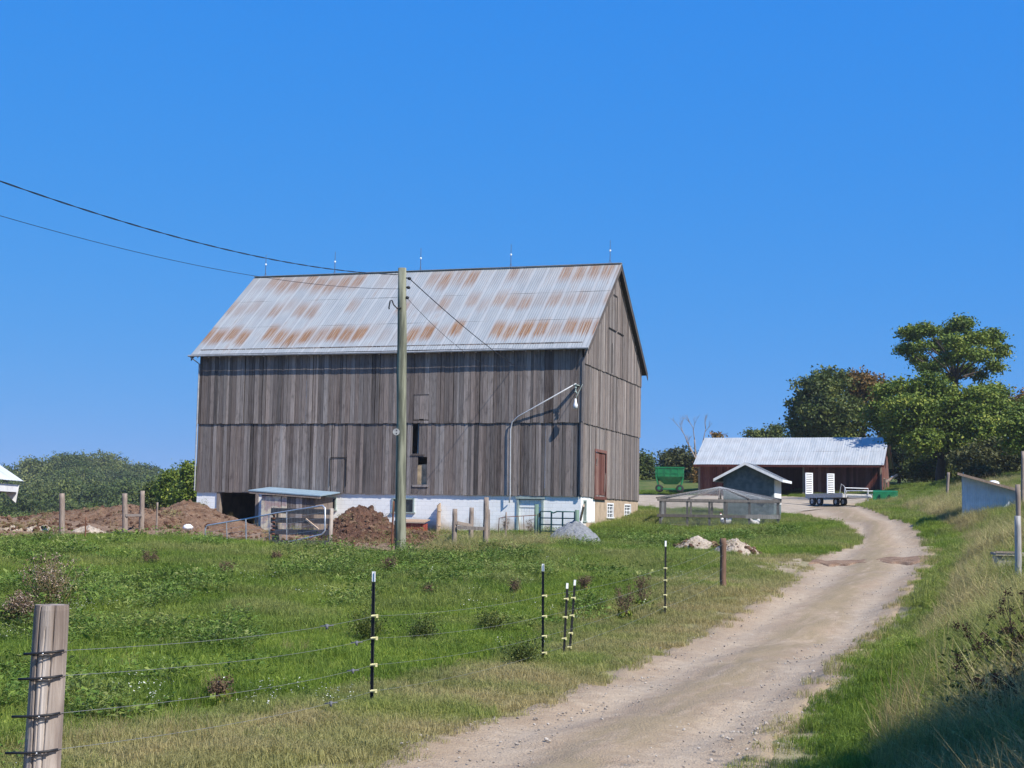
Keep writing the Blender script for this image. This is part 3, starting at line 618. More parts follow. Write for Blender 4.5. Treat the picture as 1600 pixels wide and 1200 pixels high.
# ------------------------------------------------------------------ long red shed on the rise
def frame_at(pL, pR):                # local frame with x along pL->pR
    d = pR-pL; return pL, math.atan2(d.y, d.x), math.hypot(d.x, d.y)
SA = at(1093, 775, 120); SB = at(1376, 768, 115); O_, ra, SL = frame_at(SA, SB); SH = 2.8
O_.z = (SA.z+SB.z)/2 - .1
shed = empty('red_shed', O_, ra, 'long low red board shed with pale metal roof and a dark open bay', 'shed')
SDp = 7.0; mb = MB(); rg3 = np.random.default_rng(4)
x1_, x2_ = SL*.20, SL*.36; b0, b1 = SL*.345, SL*.585
boards(mb, 0, b0, -.8, SH, lambda u, w, z0, z1, d, s, t: mb.box((u+w/2, -d, (z0+z1)/2), (w, .025, z1-z0), None, t), rg3)
boards(mb, b1, SL, -.8, SH, lambda u, w, z0, z1, d, s, t: mb.box((u+w/2, -d, (z0+z1)/2), (w, .025, z1-z0), None, t), rg3)
mb.b2(b0, b1, -.02, .03, SH-.12, SH+.1); mb.build('front_wall', M_boardred, shed)
zr = 4.8; mb = MB(); g2 = lambda u: SH+(zr-SH)*(1-abs(u-SDp/2)/(SDp/2))
for x, sg in ((SL, 1), (0, -1)): mb = MB(); boards(mb, 0, SDp, -.8, g2, lambda u, w, z0, z1, d, s, t, x=x, sg=sg: mb.box((x+sg*(.02+d), u+w/2, (z0+z1)/2), (.025, w, z1-z0), None, t), rg3); mb.build('end_wall', M_redfaded, shed)
mb = MB(); mb.b2(0, SL, SDp, SDp+.05, -.8, SH+.1); mb.build('back_wall', M_boardred, shed)
for q in ((-.1, .06), (b1-.07, b1+.07), (SL-.04, SL+.1)): MB().b2(*q, -.1, -.03, -.8, SH).build('corner_post', M_lumber, shed)
for k in range(2):
    m1 = MB(); y = 1.6+k*2.2; m1.b2(SL+.05, SL+.08, y, y+.9, .5, 1.5); w = m1.build('window', M_lumber, shed); m1 = MB(); m1.b2(SL+.082, SL+.09, y+.08, y+.82, .58, 1.42); m1.build('pane', M_glass, w)
oe = .85; ss = (zr-SH)/(SDp/2); so_ = corrugated('roof', -.35, SL+.35, (-oe, SH-ss*oe+.12), (SDp/2, zr+.08), M_roof2, shed, .2, .006, 2)
corrugated('back_roof', -.35, SL+.35, (SDp+oe, SH-ss*oe+.12), (SDp/2, zr+.08), M_roof2, shed, .2, .006, 2)
mb = MB(); 
for x in (-.32, SL+.3):
    for e in (-oe, SDp+oe): mb.prism([(x, e, SH-ss*oe+.06), (x, SDp/2, zr+.02), (x, SDp/2, zr-.14), (x, e, SH-ss*oe-.10)], (.03, 0, 0), .2)
mb.b2(-.3, SL+.3, -oe+.02, -oe+.05, SH-ss*oe-.06, SH-ss*oe+.08, .2); mb.build('fascia', M_boardred, shed)

# ------------------------------------------------------------------ coop, pen, hens
cA = gy(1130, 79); cB = gy(1209, 78.1); O_, ra, CL = frame_at(cA, cB); O_.z = 2.15
coop = empty('hen_house', O_, ra, 'small green board hen house with white trimmed gable roof behind the pen', 'hen house')
M_osb = (lambda n: (n.col(n.mix(n.ramp(n.noise(3.2, 5), [(.4, 0.), (.6, 1.)]), (.10, .135, .145), (.155, .195, .205))), n.m)[1])(N('green_stained_board', .85))
CH = 2.35; CG = 3.05; mb = MB(); 
poly = [(0, 0, -.3), (CL, 0, -.3), (CL, 0, CH), (CL/2-.1, 0, CG), (0, 0, CH)]
mb.prism(poly, (0, .06, 0)); mb.prism([(p[0], 2.6, p[2]) for p in poly], (0, .06, 0)); mb.b2(0, .06, .06, 2.6, -.3, CH).b2(CL-.06, CL, .06, 2.6, -.3, CH); mb.build('wall', M_osb, coop)
mb = MB(); ridge_x = CL/2-.1
for s, xe_ in ((-1, -.45), (1, CL+.5)):
    zz = CH-(CG-CH)/(CL/2)*.45+.02; mb.prism([(xe_, -.45, zz), (ridge_x, -.45, CG+.02), (ridge_x, -.45, CG+.08), (xe_, -.45, zz+.06)], (0, 3.4, 0))
M_shing = simple('dark_shingles', (.10, .11, .12), .9, .3, 8); rf2 = mb.build('roof', M_shing, coop); mb = MB()
for xe_ in (-.47, CL+.52):
    zz = CH-(CG-CH)/(CL/2)*.45+.02; mb.prism([(xe_, -.5, zz-.07), (ridge_x, -.5, CG-.06), (ridge_x, -.5, CG+.09), (xe_, -.5, zz+.08)], (0, .045, 0)); mb.b2(min(xe_, xe_+.03), max(xe_, xe_+.03), -.5, 2.95, zz-.07, zz+.07)
mb.build('white_fascia', M_white, rf2); mb = MB(); mb.b2(CL+.003, CL+.03, .1, 2.5, .9, 2.2); mb.build('white_panel', M_white, coop)
pA = gy(1030, 71.5); pB = gy(1218, 70.5); O_, ra, PL = frame_at(pA, pB); O_.z = min(pA.z, pB.z)
pen = empty('poultry_pen', O_, ra, 'grey timber framed poultry run covered with wire netting', 'pen'); M_penwood = board_mat('dark_grey_lumber', (.05, .046, .042), (.15, .14, .13), (.32, .31, .29), (9, 9, 1.5)); PD = 3.6; PH = 1.42
M_mesh = simple('galvanised_netting', (.42, .43, .44), .5, .2, 5, metal=.4)
mb = MB(); post = []
for fxx in (0.01, .235, .42, .55, .75, .99):
    post.append(fxx*PL)
for k, x in enumerate(post):
    m1 = MB(); m1.b2(x-.05, x+.05, -.05, .05, -.2, PH, .3); m1.build('post', M_penwood, pen)
    m1 = MB(); m1.b2(x-.05, x+.05, PD-.05, PD+.05, -.2, PH, .3); m1.build('post', M_penwood, pen)
for y in (-.07, PD+.07):
    m1 = MB(); m1.b2(-.1, PL*.72, y-.018, y+.018, .52, .66, .25).b2(PL*.72, PL+.05, y-.02, y+.02, .50, .70, .95); m1.build('rail', M_penwood, pen)
    m1 = MB(); m1.b2(-.1, PL+.1, y-.02, y+.02, PH-.12, PH, .7); m1.build('top_rail', M_penwood, pen)
for x in (0, PL):
    m1 = MB(); m1.b2(x-.02, x+.02, 0, PD, .52, .66, .5).b2(x-.02, x+.02, 0, PD, PH-.12, PH, .5); m1.build('rail', M_penwood, pen)
rz_ = 2.05; px_ = PL*.5; m1 = MB(); cpt = Vector((px_, PD*.45, rz_))
for a in ((-.15, -.1, PH), (PL+.1, -.1, PH), (-.15, PD, PH), (PL+.1, PD, PH), (PL*.25, -.1, PH), (PL*.75, -.1, PH), (PL*.5, -.1, PH), (PL*.5, PD, PH)): m1.beam(Vector(a)+Vector((0, 0, .03)), cpt, .07, .07, .35)
m1.build('roof_poles', M_penwood, pen)
m1 = MB()
def net(m1, a, b, c, d, n1, n2, r):
    a, b, c, d = map(Vector, (a, b, c, d))
    for k in range(n1+1): t = k/n1; m1.tube([a.lerp(b, t), d.lerp(c, t)], r, 3, False)
    for k in range(n2+1): t = k/n2; m1.tube([a.lerp(d, t), b.lerp(c, t)], r, 3, False)
net(m1, (0, -.06, .02), (PL, -.06, .02), (PL, -.06, PH), (0, -.06, PH), 120, 28, .003); net(m1, (0, PD, .02), (PL, PD, .02), (PL, PD, PH), (0, PD, PH), 90, 22, .003)
net(m1, (0, 0, .02), (0, PD, .02), (0, PD, PH), (0, 0, PH), 60, 26, .003); net(m1, (PL, 0, .02), (PL, PD, .02), (PL, PD, PH), (PL, 0, PH), 60, 26, .003); m1.build('side_netting', M_mesh, pen)
m1 = MB()
for q0, q1 in (((-.15, -.12, PH), (PL+.12, -.12, PH)), ((PL+.12, -.12, PH), (PL+.12, PD, PH)), ((PL+.12, PD, PH), (-.15, PD, PH)), ((-.15, PD, PH), (-.15, -.12, PH))):
    n_ = int((Vector(q1)-Vector(q0)).length/.09)
    for k in range(n_+1): m1.tube([Vector(q0).lerp(Vector(q1), k/n_)+Vector((0, 0, .05)), cpt+Vector((0, 0, .04))], .0028, 3, False)
    for k in range(1, 9): t = k/9; m1.tube([Vector(q0).lerp(cpt, t)+Vector((0, 0, .05)), Vector(q1).lerp(cpt, t)+Vector((0, 0, .05))], .0028, 3, False)
m1.build('roof_netting', simple('pale_netting', (.50, .52, .53), .6, .1), pen)
mb = MB(); mb.box((1.0, -.35, .08), (.9, .35, .16), rotm('Z', .1), .2); o = mb.build('feed_trough', M_lumber, None); o.parent = None
o.location = O_; o.rotation_euler = (0, 0, ra); tag(o, 'low grey timber block lying before the wire run', 'trough')
M_feather = simple('white_feathers', (.78, .76, .72), .8, .08, 20); M_comb = simple('red_comb', (.5, .05, .04), .6)
def hen(P0, rz, label):
    r = empty('hen', P0, rz, label, 'hen', 'white hens in the run'); m1 = MB(); m1.tube([(-.20, 0, .34), (-.14, 0, .25), (-.04, 0, .2), (.08, 0, .21), (.14, 0, .27), (.16, 0, .36), (.17, 0, .41)], [.02, .07, .12, .115, .07, .04, .036], 12)
    m1.ball((.18, 0, .42), .045); m1.tube([(.0, .04, .12), (0, .04, 0)], .01, 5); m1.tube([(.0, -.04, .12), (0, -.04, 0)], .01, 5); m1.build('body', M_feather, r, True)
    m1 = MB(); m1.tube([(.22, 0, .42), (.255, 0, .41)], [.015, .003], 5); m1.ball((.185, 0, .47), .025, sc=(1.2, .4, 1)); m1.build('comb', M_comb, r); return r
hp = pen.matrix_basis
def pw(x, y, z=0): return O_ + Vector((math.cos(ra)*x-math.sin(ra)*y, math.sin(ra)*x+math.cos(ra)*y, z))
for sc_, x, y, rz, lb in ((1.5, PL*.555, .5, 2.6, 'white hen pecking near the middle post of the wire run'), (1.4, PL*.80, .45, .4, 'white hen close to the right end of the wire run')):
    hen(pw(x, y, .02), rz, lb).scale = (sc_,)*3
# ------------------------------------------------------------------ trailer, wagon, bucket, right-hand shelter
TL = 5.3; hd = R(-66); tc = gy(1317, 97); hv = Vector((math.cos(hd), math.sin(hd), 0)); lv = Vector((-hv.y, hv.x, 0))
tr = empty('flatbed_trailer', tc, hd, 'flat utility trailer with two upright slatted ramps parked on the gravel', 'trailer')
_zf = h1(tc.x+hv.x*2, tc.y+hv.y*2); _zr = h1(tc.x-hv.x*2, tc.y-hv.y*2); tr.location.z = (_zf+_zr)/2+.03; tr.rotation_euler = (0, math.atan2(_zr-_zf, 4), hd)
# local: x forward (tongue to +x), y to the far side; ground z 0
hgx = -TL/2
M_trs = simple('grey_trailer_frame', (.42, .42, .41), .6, .2, 8); M_deck = simple('trailer_deck_boards', (.44, .40, .34), .85, .2, 6)
L_ = TL*.78; x0 = hgx+.1; mb = MB()
mb.b2(x0, x0+L_, -1.2, -1.13, .52, .72).b2(x0, x0+L_, 1.13, 1.2, .52, .72).b2(x0, x0+.07, -1.13, 1.13, .52, .72).b2(x0+L_-.07, x0+L_, -1.13, 1.13, .52, .72)
mb.b2(x0, x0+L_, -1.23, -1.19, .74, .80).b2(x0, x0+L_, 1.19, 1.23, .74, .80)
for k in range(5): mb.b2(x0+.5+k*.7, x0+.56+k*.7, -.93, .93, .52, .6)
mb.beam((x0+L_, -.8, .6), (x0+L_+1.15, 0, .55), .09, .12).beam((x0+L_, .8, .6), (x0+L_+1.15, 0, .55), .09, .12); mb.build('trailer_frame', M_trs, tr)
mb = MB()
for k in range(9): mb.b2(x0+.05, x0+L_-.05, -1.12+k*.249, -1.12+k*.249+.24, .722, .76, k/9)
mb.build('deck', M_deck, tr)
wx = x0+.55
for sx in (wx, wx+.8):
    for sy in (-.98, .98):
        m1 = MB(); 
        prof = [(-.1, .17), (-.1, .27), (-.08, .30), (.08, .30), (.1, .27), (.1, .17)]; n_ = 18; vs = []; fs = []
        for k in range(n_):
            a = 2*math.pi*k/n_
            for (dy, r) in prof: vs.append((sx+r*math.cos(a), sy+dy, .30+r*math.sin(a)))
        for k in range(n_):
            for j in range(6): fs.append((k*6+j, k*6+(j+1) % 6, ((k+1) % n_)*6+(j+1) % 6, ((k+1) % n_)*6+j))
        m1.add(vs, fs); w = m1.build('wheel', M_tyre, tr); m1 = MB(); m1.tube([(sx, sy-.07, .30), (sx, sy+.07, .30)], .17, 14); m1.ball((sx, sy-.08*(1 if sy < 0 else -1), .30), .06); m1.build('rim', M_galv, w)
for sy in (-.98, .98):
    m1 = MB(); m1.b2(wx-.45, wx+1.25, sy-.13, sy+.13, .66, .69).b2(wx-.45, wx-.42, sy-.13, sy+.13, .5, .66).b2(wx+1.22, wx+1.25, sy-.13, sy+.13, .5, .66); m1.build('mudguard', M_trs, tr)
for sy in (-.9, .9):
    m1 = MB(); zt = 2.25
    for e in (-.27, .27): m1.b2(x0-.02, x0+.04, sy+e-.03, sy+e+.03, .75, zt)
    rz_ = m1.build('ramp', M_white, tr); m1 = MB()
    for k in range(12): m1.b2(x0-.03, x0+.06, sy-.25, sy+.25, .8+k*.125, .875+k*.125)
    m1.build('ramp_slats', M_white, rz_)
m1 = MB(); q = x0+L_+1.1; m1.tube([(q, 0, .55), (q+.25, 0, .55)], .045, 8); m1.ball((q+.27, 0, .55), .07); m1.build('hitch', M_trs, tr)
m1 = MB(); m1.tube([(q-.15, .1, .95), (q-.15, .1, .02)], .035, 8); m1.b2(q-.25, q-.05, 0, .2, 0, .03); m1.build('jack', M_trs, tr)
m1 = MB(); m1.tube([(x0+L_-.1, -.95, .75), (x0+L_-.1, -.95, 1.15), (x0+L_-.1, .95, 1.15), (x0+L_-.1, .95, .75)], .03, 6); m1.tube([(x0+L_, -.95, .95), (q+.1, -.5, .95), (q+.1, .3, .95), (x0+L_, .95, .95)], .025, 6); m1.build('front_rail', M_white, tr)
m1 = MB(); m1.tube([(x0+1.4, .6, .78), (x0+1.6, .6, 1.5), (x0+1.9, .6, 1.35), (x0+2.2, .6, .9)], .02, 6); m1.build('hoop', M_trs, tr)

# ramps must face the camera: turn the trailer so its tail points left
gw_ = gy(1046, 119); gw_.z = at(1046, 769, 119).z
wag = empty('grain_wagon', gw_, R(-8), 'green gravity grain wagon standing beyond the barn gable', 'farm wagon')
mb = MB(); h0, h1_, h2 = .75, 1.25, 1.95; xt, yt = 1.15, .95
mb.b2(-xt, xt, -yt, -yt+.04, h1_, h2).b2(-xt, xt, yt-.04, yt, h1_, h2).b2(-xt, -xt+.04, -yt+.04, yt-.04, h1_, h2).b2(xt-.04, xt, -yt+.04, yt-.04, h1_, h2)
mb.b2(-xt-.05, xt+.05, -yt-.05, yt+.05, h2, h2+.1).b2(-xt-.03, xt+.03, -yt-.03, yt+.03, h1_+.25, h1_+.29)
for k in range(4): mb.b2(-xt+.2+k*.55, -xt+.26+k*.55, -yt-.04, -yt, h1_, h2)
mb.build('upper_box', M_greenpaint, wag)
mb = MB(); mb.add([(-xt, -yt, h1_), (xt, -yt, h1_), (xt, yt, h1_), (-xt, yt, h1_), (-.45, -.4, h0-.1), (.65, -.4, h0-.1), (.65, .4, h0-.1), (-.45, .4, h0-.1)], [(0, 1, 5, 4), (1, 2, 6, 5), (2, 3, 7, 6), (3, 0, 4, 7), (4, 5, 6, 7)]); mb.build('hopper', M_greenpaint, wag)
mb = MB()
for s in (-1, 1):
    mb.beam((-.85, s*.8, .25), (-xt+.05, s*yt*.95, h1_), .08); mb.beam((.85, s*.8, .25), (xt-.05, s*yt*.95, h1_), .08); mb.beam((-.9, s*.8, .25), (.9, s*.8, .25), .09)
mb.beam((0, -.8, .25), (0, .8, .25), .1).beam((-.85, -.8, .25), (-.85, .8, .25), .08).beam((.85, -.8, .25), (.85, .8, .25), .08); mb.build('undercarriage', M_greenpaint, wag)
for sx in (-.85, .85):
    for sy in (-.95, .95): m1 = MB(); m1.tube([(sx, sy-.1, .3), (sx, sy-.06, .3), (sx, sy+.06, .3), (sx, sy+.1, .3)], [.24, .3, .3, .24], 16); w = m1.build('wheel', M_tyre, wag); m1 = MB(); m1.tube([(sx, sy-.11, .3), (sx, sy+.11, .3)], .14, 12); m1.build('rim', M_greenpaint, w)
bk = gp(1384, 785); bk = gy(1384, 92); bk.z = max(bk.z+.12, at(1384, 786, 92).z)+.05
bu = empty('loader_bucket', bk, R(-14), 'green tractor loader bucket lying on the grass behind the trailer', 'loader bucket'); bu.scale = (1, 1, 1.1)
mb = MB(); pr = [(0, 0, .02), (0, .06, .5), (0, .45, .58), (0, .5, .5), (0, .15, .42), (0, .1, .06), (0, .75, .06), (0, .75, .02)]
mb.prism([(p[0]-.75, p[1], p[2]) for p in pr], (1.5, 0, 0)); mb.build('scoop', M_greenpaint, bu)
for x in (-.77, .75): MB().prism([(x, 0, .02), (x, .06, .5), (x, .45, .58), (x, .75, .02)], (.02, 0, 0)).build('side_plate', M_greenpaint, bu)
mb = MB(); mb.b2(-.75, .75, .75, .8, .0, .04)
for x in (-.3, .3): mb.b2(x-.04, x+.04, -.1, 0, .15, .4)
mb.build('cutting_edge', M_greenpaint, bu)
# corrugated shelter
M_corr = simple('blue_grey_corrugated', (.52, .57, .60), .6, .15, 3)
def zy(px, py, Y): return at(px, py, Y)
K0 = at(1504, 803, 62.3); K1 = at(1589, 812, 61.5); O_, ra, KL = frame_at(K0, K1); O_.z = min(gy(1504, 62).z, gy(1589, 61.8).z)-.1
hl = at(1504, 742, 62).z-O_.z; hr_ = at(1589, 766, 61.8).z-O_.z
ks = empty('tin_shelter', O_, ra, 'small corrugated metal shelter with sloping mono-pitch roof in tall grass', 'shelter')
mb = MB(); n_ = int(KL/.03); vs = []; fs = []
for k in range(n_+1):
    x = KL*k/n_; y = .006*math.sin(2*math.pi*x/.09); vs += [(x, y, -.4), (x, y, hl+(hr_-hl)*x/KL)]
for k in range(n_): fs.append((2*k, 2*k+2, 2*k+3, 2*k+1))
mb.add(vs, fs); mb.prism([(0, 1.8, -.4), (KL, 1.8, -.4), (KL, 1.8, hr_), (0, 1.8, hl)], (0, .03, 0)); mb.b2(-.02, 0, .03, 1.8, -.4, hl).b2(KL, KL+.02, .03, 1.8, -.4, hr_)
mb.build('wall', M_corr, ks)
mb = MB(); sl2 = (hr_-hl)/KL; a, b = -.16, KL+.12
mb.prism([(a, -.4, hl+sl2*a+.02), (b, -.4, hl+sl2*b+.02), (b, -.4, hl+sl2*b+.05), (a, -.4, hl+sl2*a+.05)], (0, 2.4, 0)); rr = mb.build('roof', simple('pale_roof_board', (.45, .43, .40), .8, .2), ks)
mb = MB(); mb.prism([(a, -.44, hl+sl2*a-.05), (b, -.44, hl+sl2*b-.05), (b, -.44, hl+sl2*b+.06), (a, -.44, hl+sl2*a+.06)], (0, .035, 0)); mb.build('fascia', M_plank, rr)
mb = MB(); mb.b2(KL-.02, KL+.08, -.1, .0, -.5, hr_); mb.build('corner_post', M_lumber, ks)
mb = MB(); mb.ball((0, 0, 0), .26, 12, 7, (1, 1, .5)); o = mb.build('upturned_basin', M_white, None, True); o.location = Vector(O_)+Vector((KL*.70, .6, 0))+Vector((0, 0, hl+sl2*KL*.7+.12)); tag(o, 'white upturned basin resting on the shelter roof', 'basin')
# concrete trough at the right edge
ct = gp(1580, 893); ctY = 30; ct = gy(1584, ctY);  
cb_ = empty('stone_trough', ct, R(-6), 'low grey concrete trough with a broken plank lid at the right edge', 'trough')
zt = at(1584, 866, ctY).z-ct.z; mb = MB(); mb.box((.15, .25, zt/2-.1), (.95, .5, zt+.1)); mb.build('basin', simple('grey_concrete', (.36, .33, .30), .9, .2, 5, bump=.01), cb_)
mb = MB(); mb.b2(-.38, .75, -.06, .2, zt-.03, zt+.02, .9).b2(-.36, .7, .24, .55, zt-.02, zt+.03, .7).b2(-.39, .1, -.08, -.03, zt+.025, zt+.06, .5); mb.build('plank_lid', M_lumber, cb_)

# ------------------------------------------------------------------ posts, gates, fences
M_pole = (lambda n: (n.col(n.mix(n.ramp(n.noise(1, 5, n.vec((9, 9, .7)), .6), [(.42, 0.), (.6, 1.)]), (.11, .115, .085), (.25, .255, .19))).bump(n.noise(1, 4, n.vec((20, 20, 1))), .01), n.m)[1])(N('aged_utility_pole', .9, .1))
def wood_mat():
    n = N('weathered_round_post', .9, .15); g = n.noise(1, 6, n.vec((16, 16, .9)), .65, .5); big = n.noise(1, 3, n.vec((5, 5, 1.3)), .5)
    c = n.ramp(g, [(.30, (.10, .075, .065)), (.48, (.30, .25, .215)), (.66, (.56, .49, .43))]); c = n.mix(n.ramp(big, [(.45, 0.), (.58, .75)]), c, (.17, .13, .11))
    s = n.sep(n.co.outputs['Object']); cr_ = n.voro(1, n.vec((22, 22, .6)), 'Distance'); c = n.mix(n.ramp(cr_, [(.05, .7), (.12, 0.)]), c, (.08, .06, .05))
    n.col(c).bump(g, .02, .9); return n.m
M_post = wood_mat()
def round_post(name, base, top, r0, r1, m, label=None, cat='fence post', group=None, parent=None, n=14, rg=random):
    """post as a slightly irregular tapered log; base/top are world points, origin at the base"""
    mb = MB(); b = Vector(base); t = Vector(top)-b; k = 9; pts = []; rs = []
    for i in range(k): f = i/(k-1); pts.append(t*f+Vector((rg.uniform(-1, 1), rg.uniform(-1, 1), 0))*r0*.07); rs.append((r0+(r1-r0)*f)*rg.uniform(.96, 1.03))
    rs[-1] *= .97; mb.tube([Vector((0, 0, -.4))-t*0.0]+pts, [rs[0]]+rs, n); o = mb.build(name, m, parent, True); o.location = b
    try: o.data.polygons.foreach_set('use_smooth', [len(p.vertices) == 4 for p in o.data.polygons])
    except Exception: pass
    if label: tag(o, label, cat, group)
    return o
def post_px(px0, py0, px1, py1, Y, r, m, label, cat='fence post', group=None, name='fence_post'):
    """py0 is the foot, py1 the top"""
    b = gy(px0, Y); t = at(px1, py1, Y); return round_post(name, b, t, r, r*.92, m, label, cat, group)
# utility pole
b = gy(627, 42); t = at(629, 419, 42); up_ = empty('utility_pole', b, 0, 'tall greenish wooden utility pole in front of the barn', 'utility pole')
pl = round_post('pole', (0, 0, 0), t-b, .165, .125, M_pole, parent=up_, n=20)
tv = t-b
mb = MB()
for dx, dz in ((.17, -.28), (.15, -.55), (.12, -.85)):
    mb.tube([tv+Vector((.05, -.02, dz)), tv+Vector((dx, -.03, dz-.02))], .02, 6); mb.ball(tv+Vector((dx+.04, -.03, dz-.03)), .06, sc=(1, 1, .8))
mb.build('insulator', M_black, up_, True)
mb = MB(); mb.tube([tv+Vector((.0, -.13, -1.2)), tv+Vector((-.12, -.14, -1.22)), tv+Vector((-.22, -.14, -1.12)), tv+Vector((-.28, -.14, -.98)), tv+Vector((-.33, -.14, -1.0)), tv+Vector((-.36, -.14, -1.2)), tv+Vector((-.35, -.14, -1.25))], .02, 6); mb.build('cable_hook', M_black, up_, True)
mb = MB(); q = tv*(.425)+Vector((-.14, -.12, 0)); mb.tube([q+Vector((0, .02, 0)), q+Vector((0, -.02, 0))], .1, 16); tg = mb.build('pole_disc', simple('grey_disc', (.33, .33, .33), .6), up_); mb = MB()
for dz in (.045, -.045): mb.tube([q+Vector((.01, -.022, dz)), q+Vector((.01, -.03, dz))], .018, 10)
mb.build('disc_holes', M_black, tg)
mb = MB(); mb.tube([tv*.05+Vector((-.16, -.1, 0)), tv*.12+Vector((-.16, -.1, 0))], .02, 5); mb.build('ground_wire', M_black, up_)
def cable(name, a, b_, sag, r, label, twist=0, n=60, grp=None):
    a, b_ = Vector(a), Vector(b_); pts = []
    for i in range(n+1):
        f = i/n; p = a.lerp(b_, f)-Vector((0, 0, sag*4*f*(1-f))); pts.append(p-a)
    mb = MB()
    if twist:
        for k in range(2):
            q = []
            m_ = n*8
            for i in range(m_+1):
                f = i/m_; p = a.lerp(b_, f)-Vector((0, 0, sag*4*f*(1-f)))-a; ph = f*(b_-a).length*twist+k*math.pi
                q.append(p+Vector((0, math.cos(ph)*r, math.sin(ph)*r)))
            mb.tube(q, r*.9, 5)
    else: mb.tube(pts, r, 6)
    o = mb.build(name, M_black, None, True); o.location = a; return tag(o, label, 'cable', grp)
pt = b+tv
pa = pt+Vector((-.1, -.02, -.2)); pb = pt+Vector((-.05, -.02, -.62)); s1_, s2_ = .55, .5
fa = pa+(at(0, 283, 24)+Vector((0, 0, .64*s1_))-pa)*1.25; fb = pb+(at(0, 337, 24)+Vector((0, 0, .64*s2_))-pb)*1.25
cable('power_cable', pa, fa, s1_, .0085, 'thick twisted overhead cable, upper of the two running left from the pole', 4)
cable('thin_cable', pb, fb, s2_, .006, 'thin overhead cable, lower of the two running left from the pole', 0)
c0 = BO+right*fr(806, 570)[0]+back*(-.2)+Vector((0, 0, fr(806, 572)[1]))
cable('service_cable', pt+Vector((.2, -.03, -.3)), c0, .12, .014, 'dark service cable sloping from the pole top to the barn front')
c1_ = BO+right*fr(768, 572)[0]+back*(-.2)+Vector((0, 0, fr(768, 574)[1]))
cable('light_cable', pt+Vector((.16, -.03, -.9)), c1_, .25, .007, 'faint thin cable sloping from the pole to the barn front')

# foreground post and electric fence
Y0 = 7.2; bpt = at(71, 1215, Y0); bpt.z = h1(bpt.x, bpt.y); tp = at(82, 945, Y0)
fbase = at(66, 1200, Y0); dirv = (tp-fbase); bpt = fbase + dirv*((bpt.z-fbase.z)/dirv.z)
wp = empty('corner_post', bpt, 0, 'thick weathered round wooden fence post in the left foreground with four wires', 'fence post')
def cracked_post():
    na, nz_ = 120, 70; t = tp-bpt; V = []; g = np.random.default_rng(4); th = np.linspace(0, 2*np.pi, na, endpoint=False)
    cr_a = [(-1.95, .022, .0, 1.), (-1.2, .012, .3, 1.), (-2.5, .012, 0., .55), (-.75, .01, .0, .4), (-1.6, .008, .45, .9), (0.6, .02, 0, 1), (2.4, .02, 0, 1)]
    for k in range(nz_):
        f = k/(nz_-1)*1.12-.12; c_ = t*f; r = .089+(.080-.089)*max(f, 0)
        rr = r*(1+.035*np.sin(th*2+1)+.02*np.sin(th*3+2.+f*2)+.006*np.sin(th*11+f*3)+.004*np.sin(th*23+f*9)+.0025*np.sin(th*41+f*21))
        for a0, dp, f0, f1 in cr_a:
            if f0 <= f <= f1+.02:
                w = .035; aa = a0+.12*math.sin(f*5+a0*3); dd = np.abs((th-aa+np.pi) % (2*np.pi)-np.pi); rr = rr-dp*np.exp(-(dd/w)**2)
        if k == nz_-1: rr = rr*.965
        V.append(np.c_[c_.x+rr*np.cos(th), c_.y+rr*np.sin(th), np.full(na, c_.z)])
    V = np.concatenate(V); i = (np.arange(nz_-1)[:, None]*na+np.arange(na)[None]).ravel(); i2 = (np.arange(nz_-1)[:, None]*na+(np.arange(na)[None]+1) % na).ravel()
    me = bpy.data.meshes.new('post'); me.from_pydata(V.tolist()+[tuple(t+Vector((0, 0, .004)))], [], np.c_[i, i2, i2+na, i+na].tolist()+[((nz_-1)*na+k, (nz_-1)*na+(k+1) % na, len(V)) for k in range(na)]); me.materials.append(M_post)
    o = bpy.data.objects.new('post', me); COL.objects.link(o); o.parent = wp; return o
pz = cracked_post()
ax_ = (tp-bpt).normalized(); wire_px = [(1021, 990, 966), (1058, 1040, 1002), (1118, 1075, 1045), (1172, 1130, 1087)]
T1 = []
def tpost(pxb, pyb, pxt, pyt, Y, label, zs, r=.02):
    b = gy(pxb, Y); t = at(pxt, pyt, Y); o = empty('electric_fence_post', b, 0, label, 'fence post', 'black steel T-posts along the track'); d = t-b
    mb = MB(); q = d.to_track_quat('Z', 'Y').to_matrix(); L = d.length
    for (x, y, w, h) in ((0, 0, .046, .006), (0, -.016, .007, .032)):
        mb.box(d*.46+q@Vector((x, y, 0))-Vector((0, 0, .05)), (w, h, L*.92+.1), q)
    for k in range(int(L*12)): mb.box(d*(k/(L*12))+q@Vector((0, -.034, 0)), (.012, .008, .02), q)
    mb.build('post', M_black, o); mb = MB()
    for (x, y, w, h) in ((0, 0, .046, .006), (0, -.016, .007, .032)): mb.box(d*.922+q@Vector((x, y, L*.04)), (w+.001, h+.001, L*.075), q)
    mb.build('white_tip', M_white, o); pts = []
    for py in zs:
        f = (py-pyb)/(pyt-pyb); p = d*f; mb = MB(); mb.box(p+Vector((.008, -.03, 0)), (.052, .045, .024)); mb.box(p+Vector((.035, -.05, .0)), (.022, .024, .036)); mb.tube([p+Vector((-.03, -.05, 0)), p+Vector((.045, -.055, .01))], .010, 6)
        mb.build('insulator', M_cream, o); pts.append(b+p+Vector((0, -.06, 0)))
    return pts
T1 = tpost(590, 1112, 586, 893, 15.8, 'black T-post with white tip standing alone nearest the camera', [965, 1001, 1044, 1086])
T2 = tpost(853, 1036, 850, 881, 21.5, 'black T-post with white tip, left of the close pair', [931, 963, 994, 1020])
tpost(882, 1032, 885, 911, 22.3, 'black T-post of the close pair, upright left one', [937, 967, 1002, 1027])
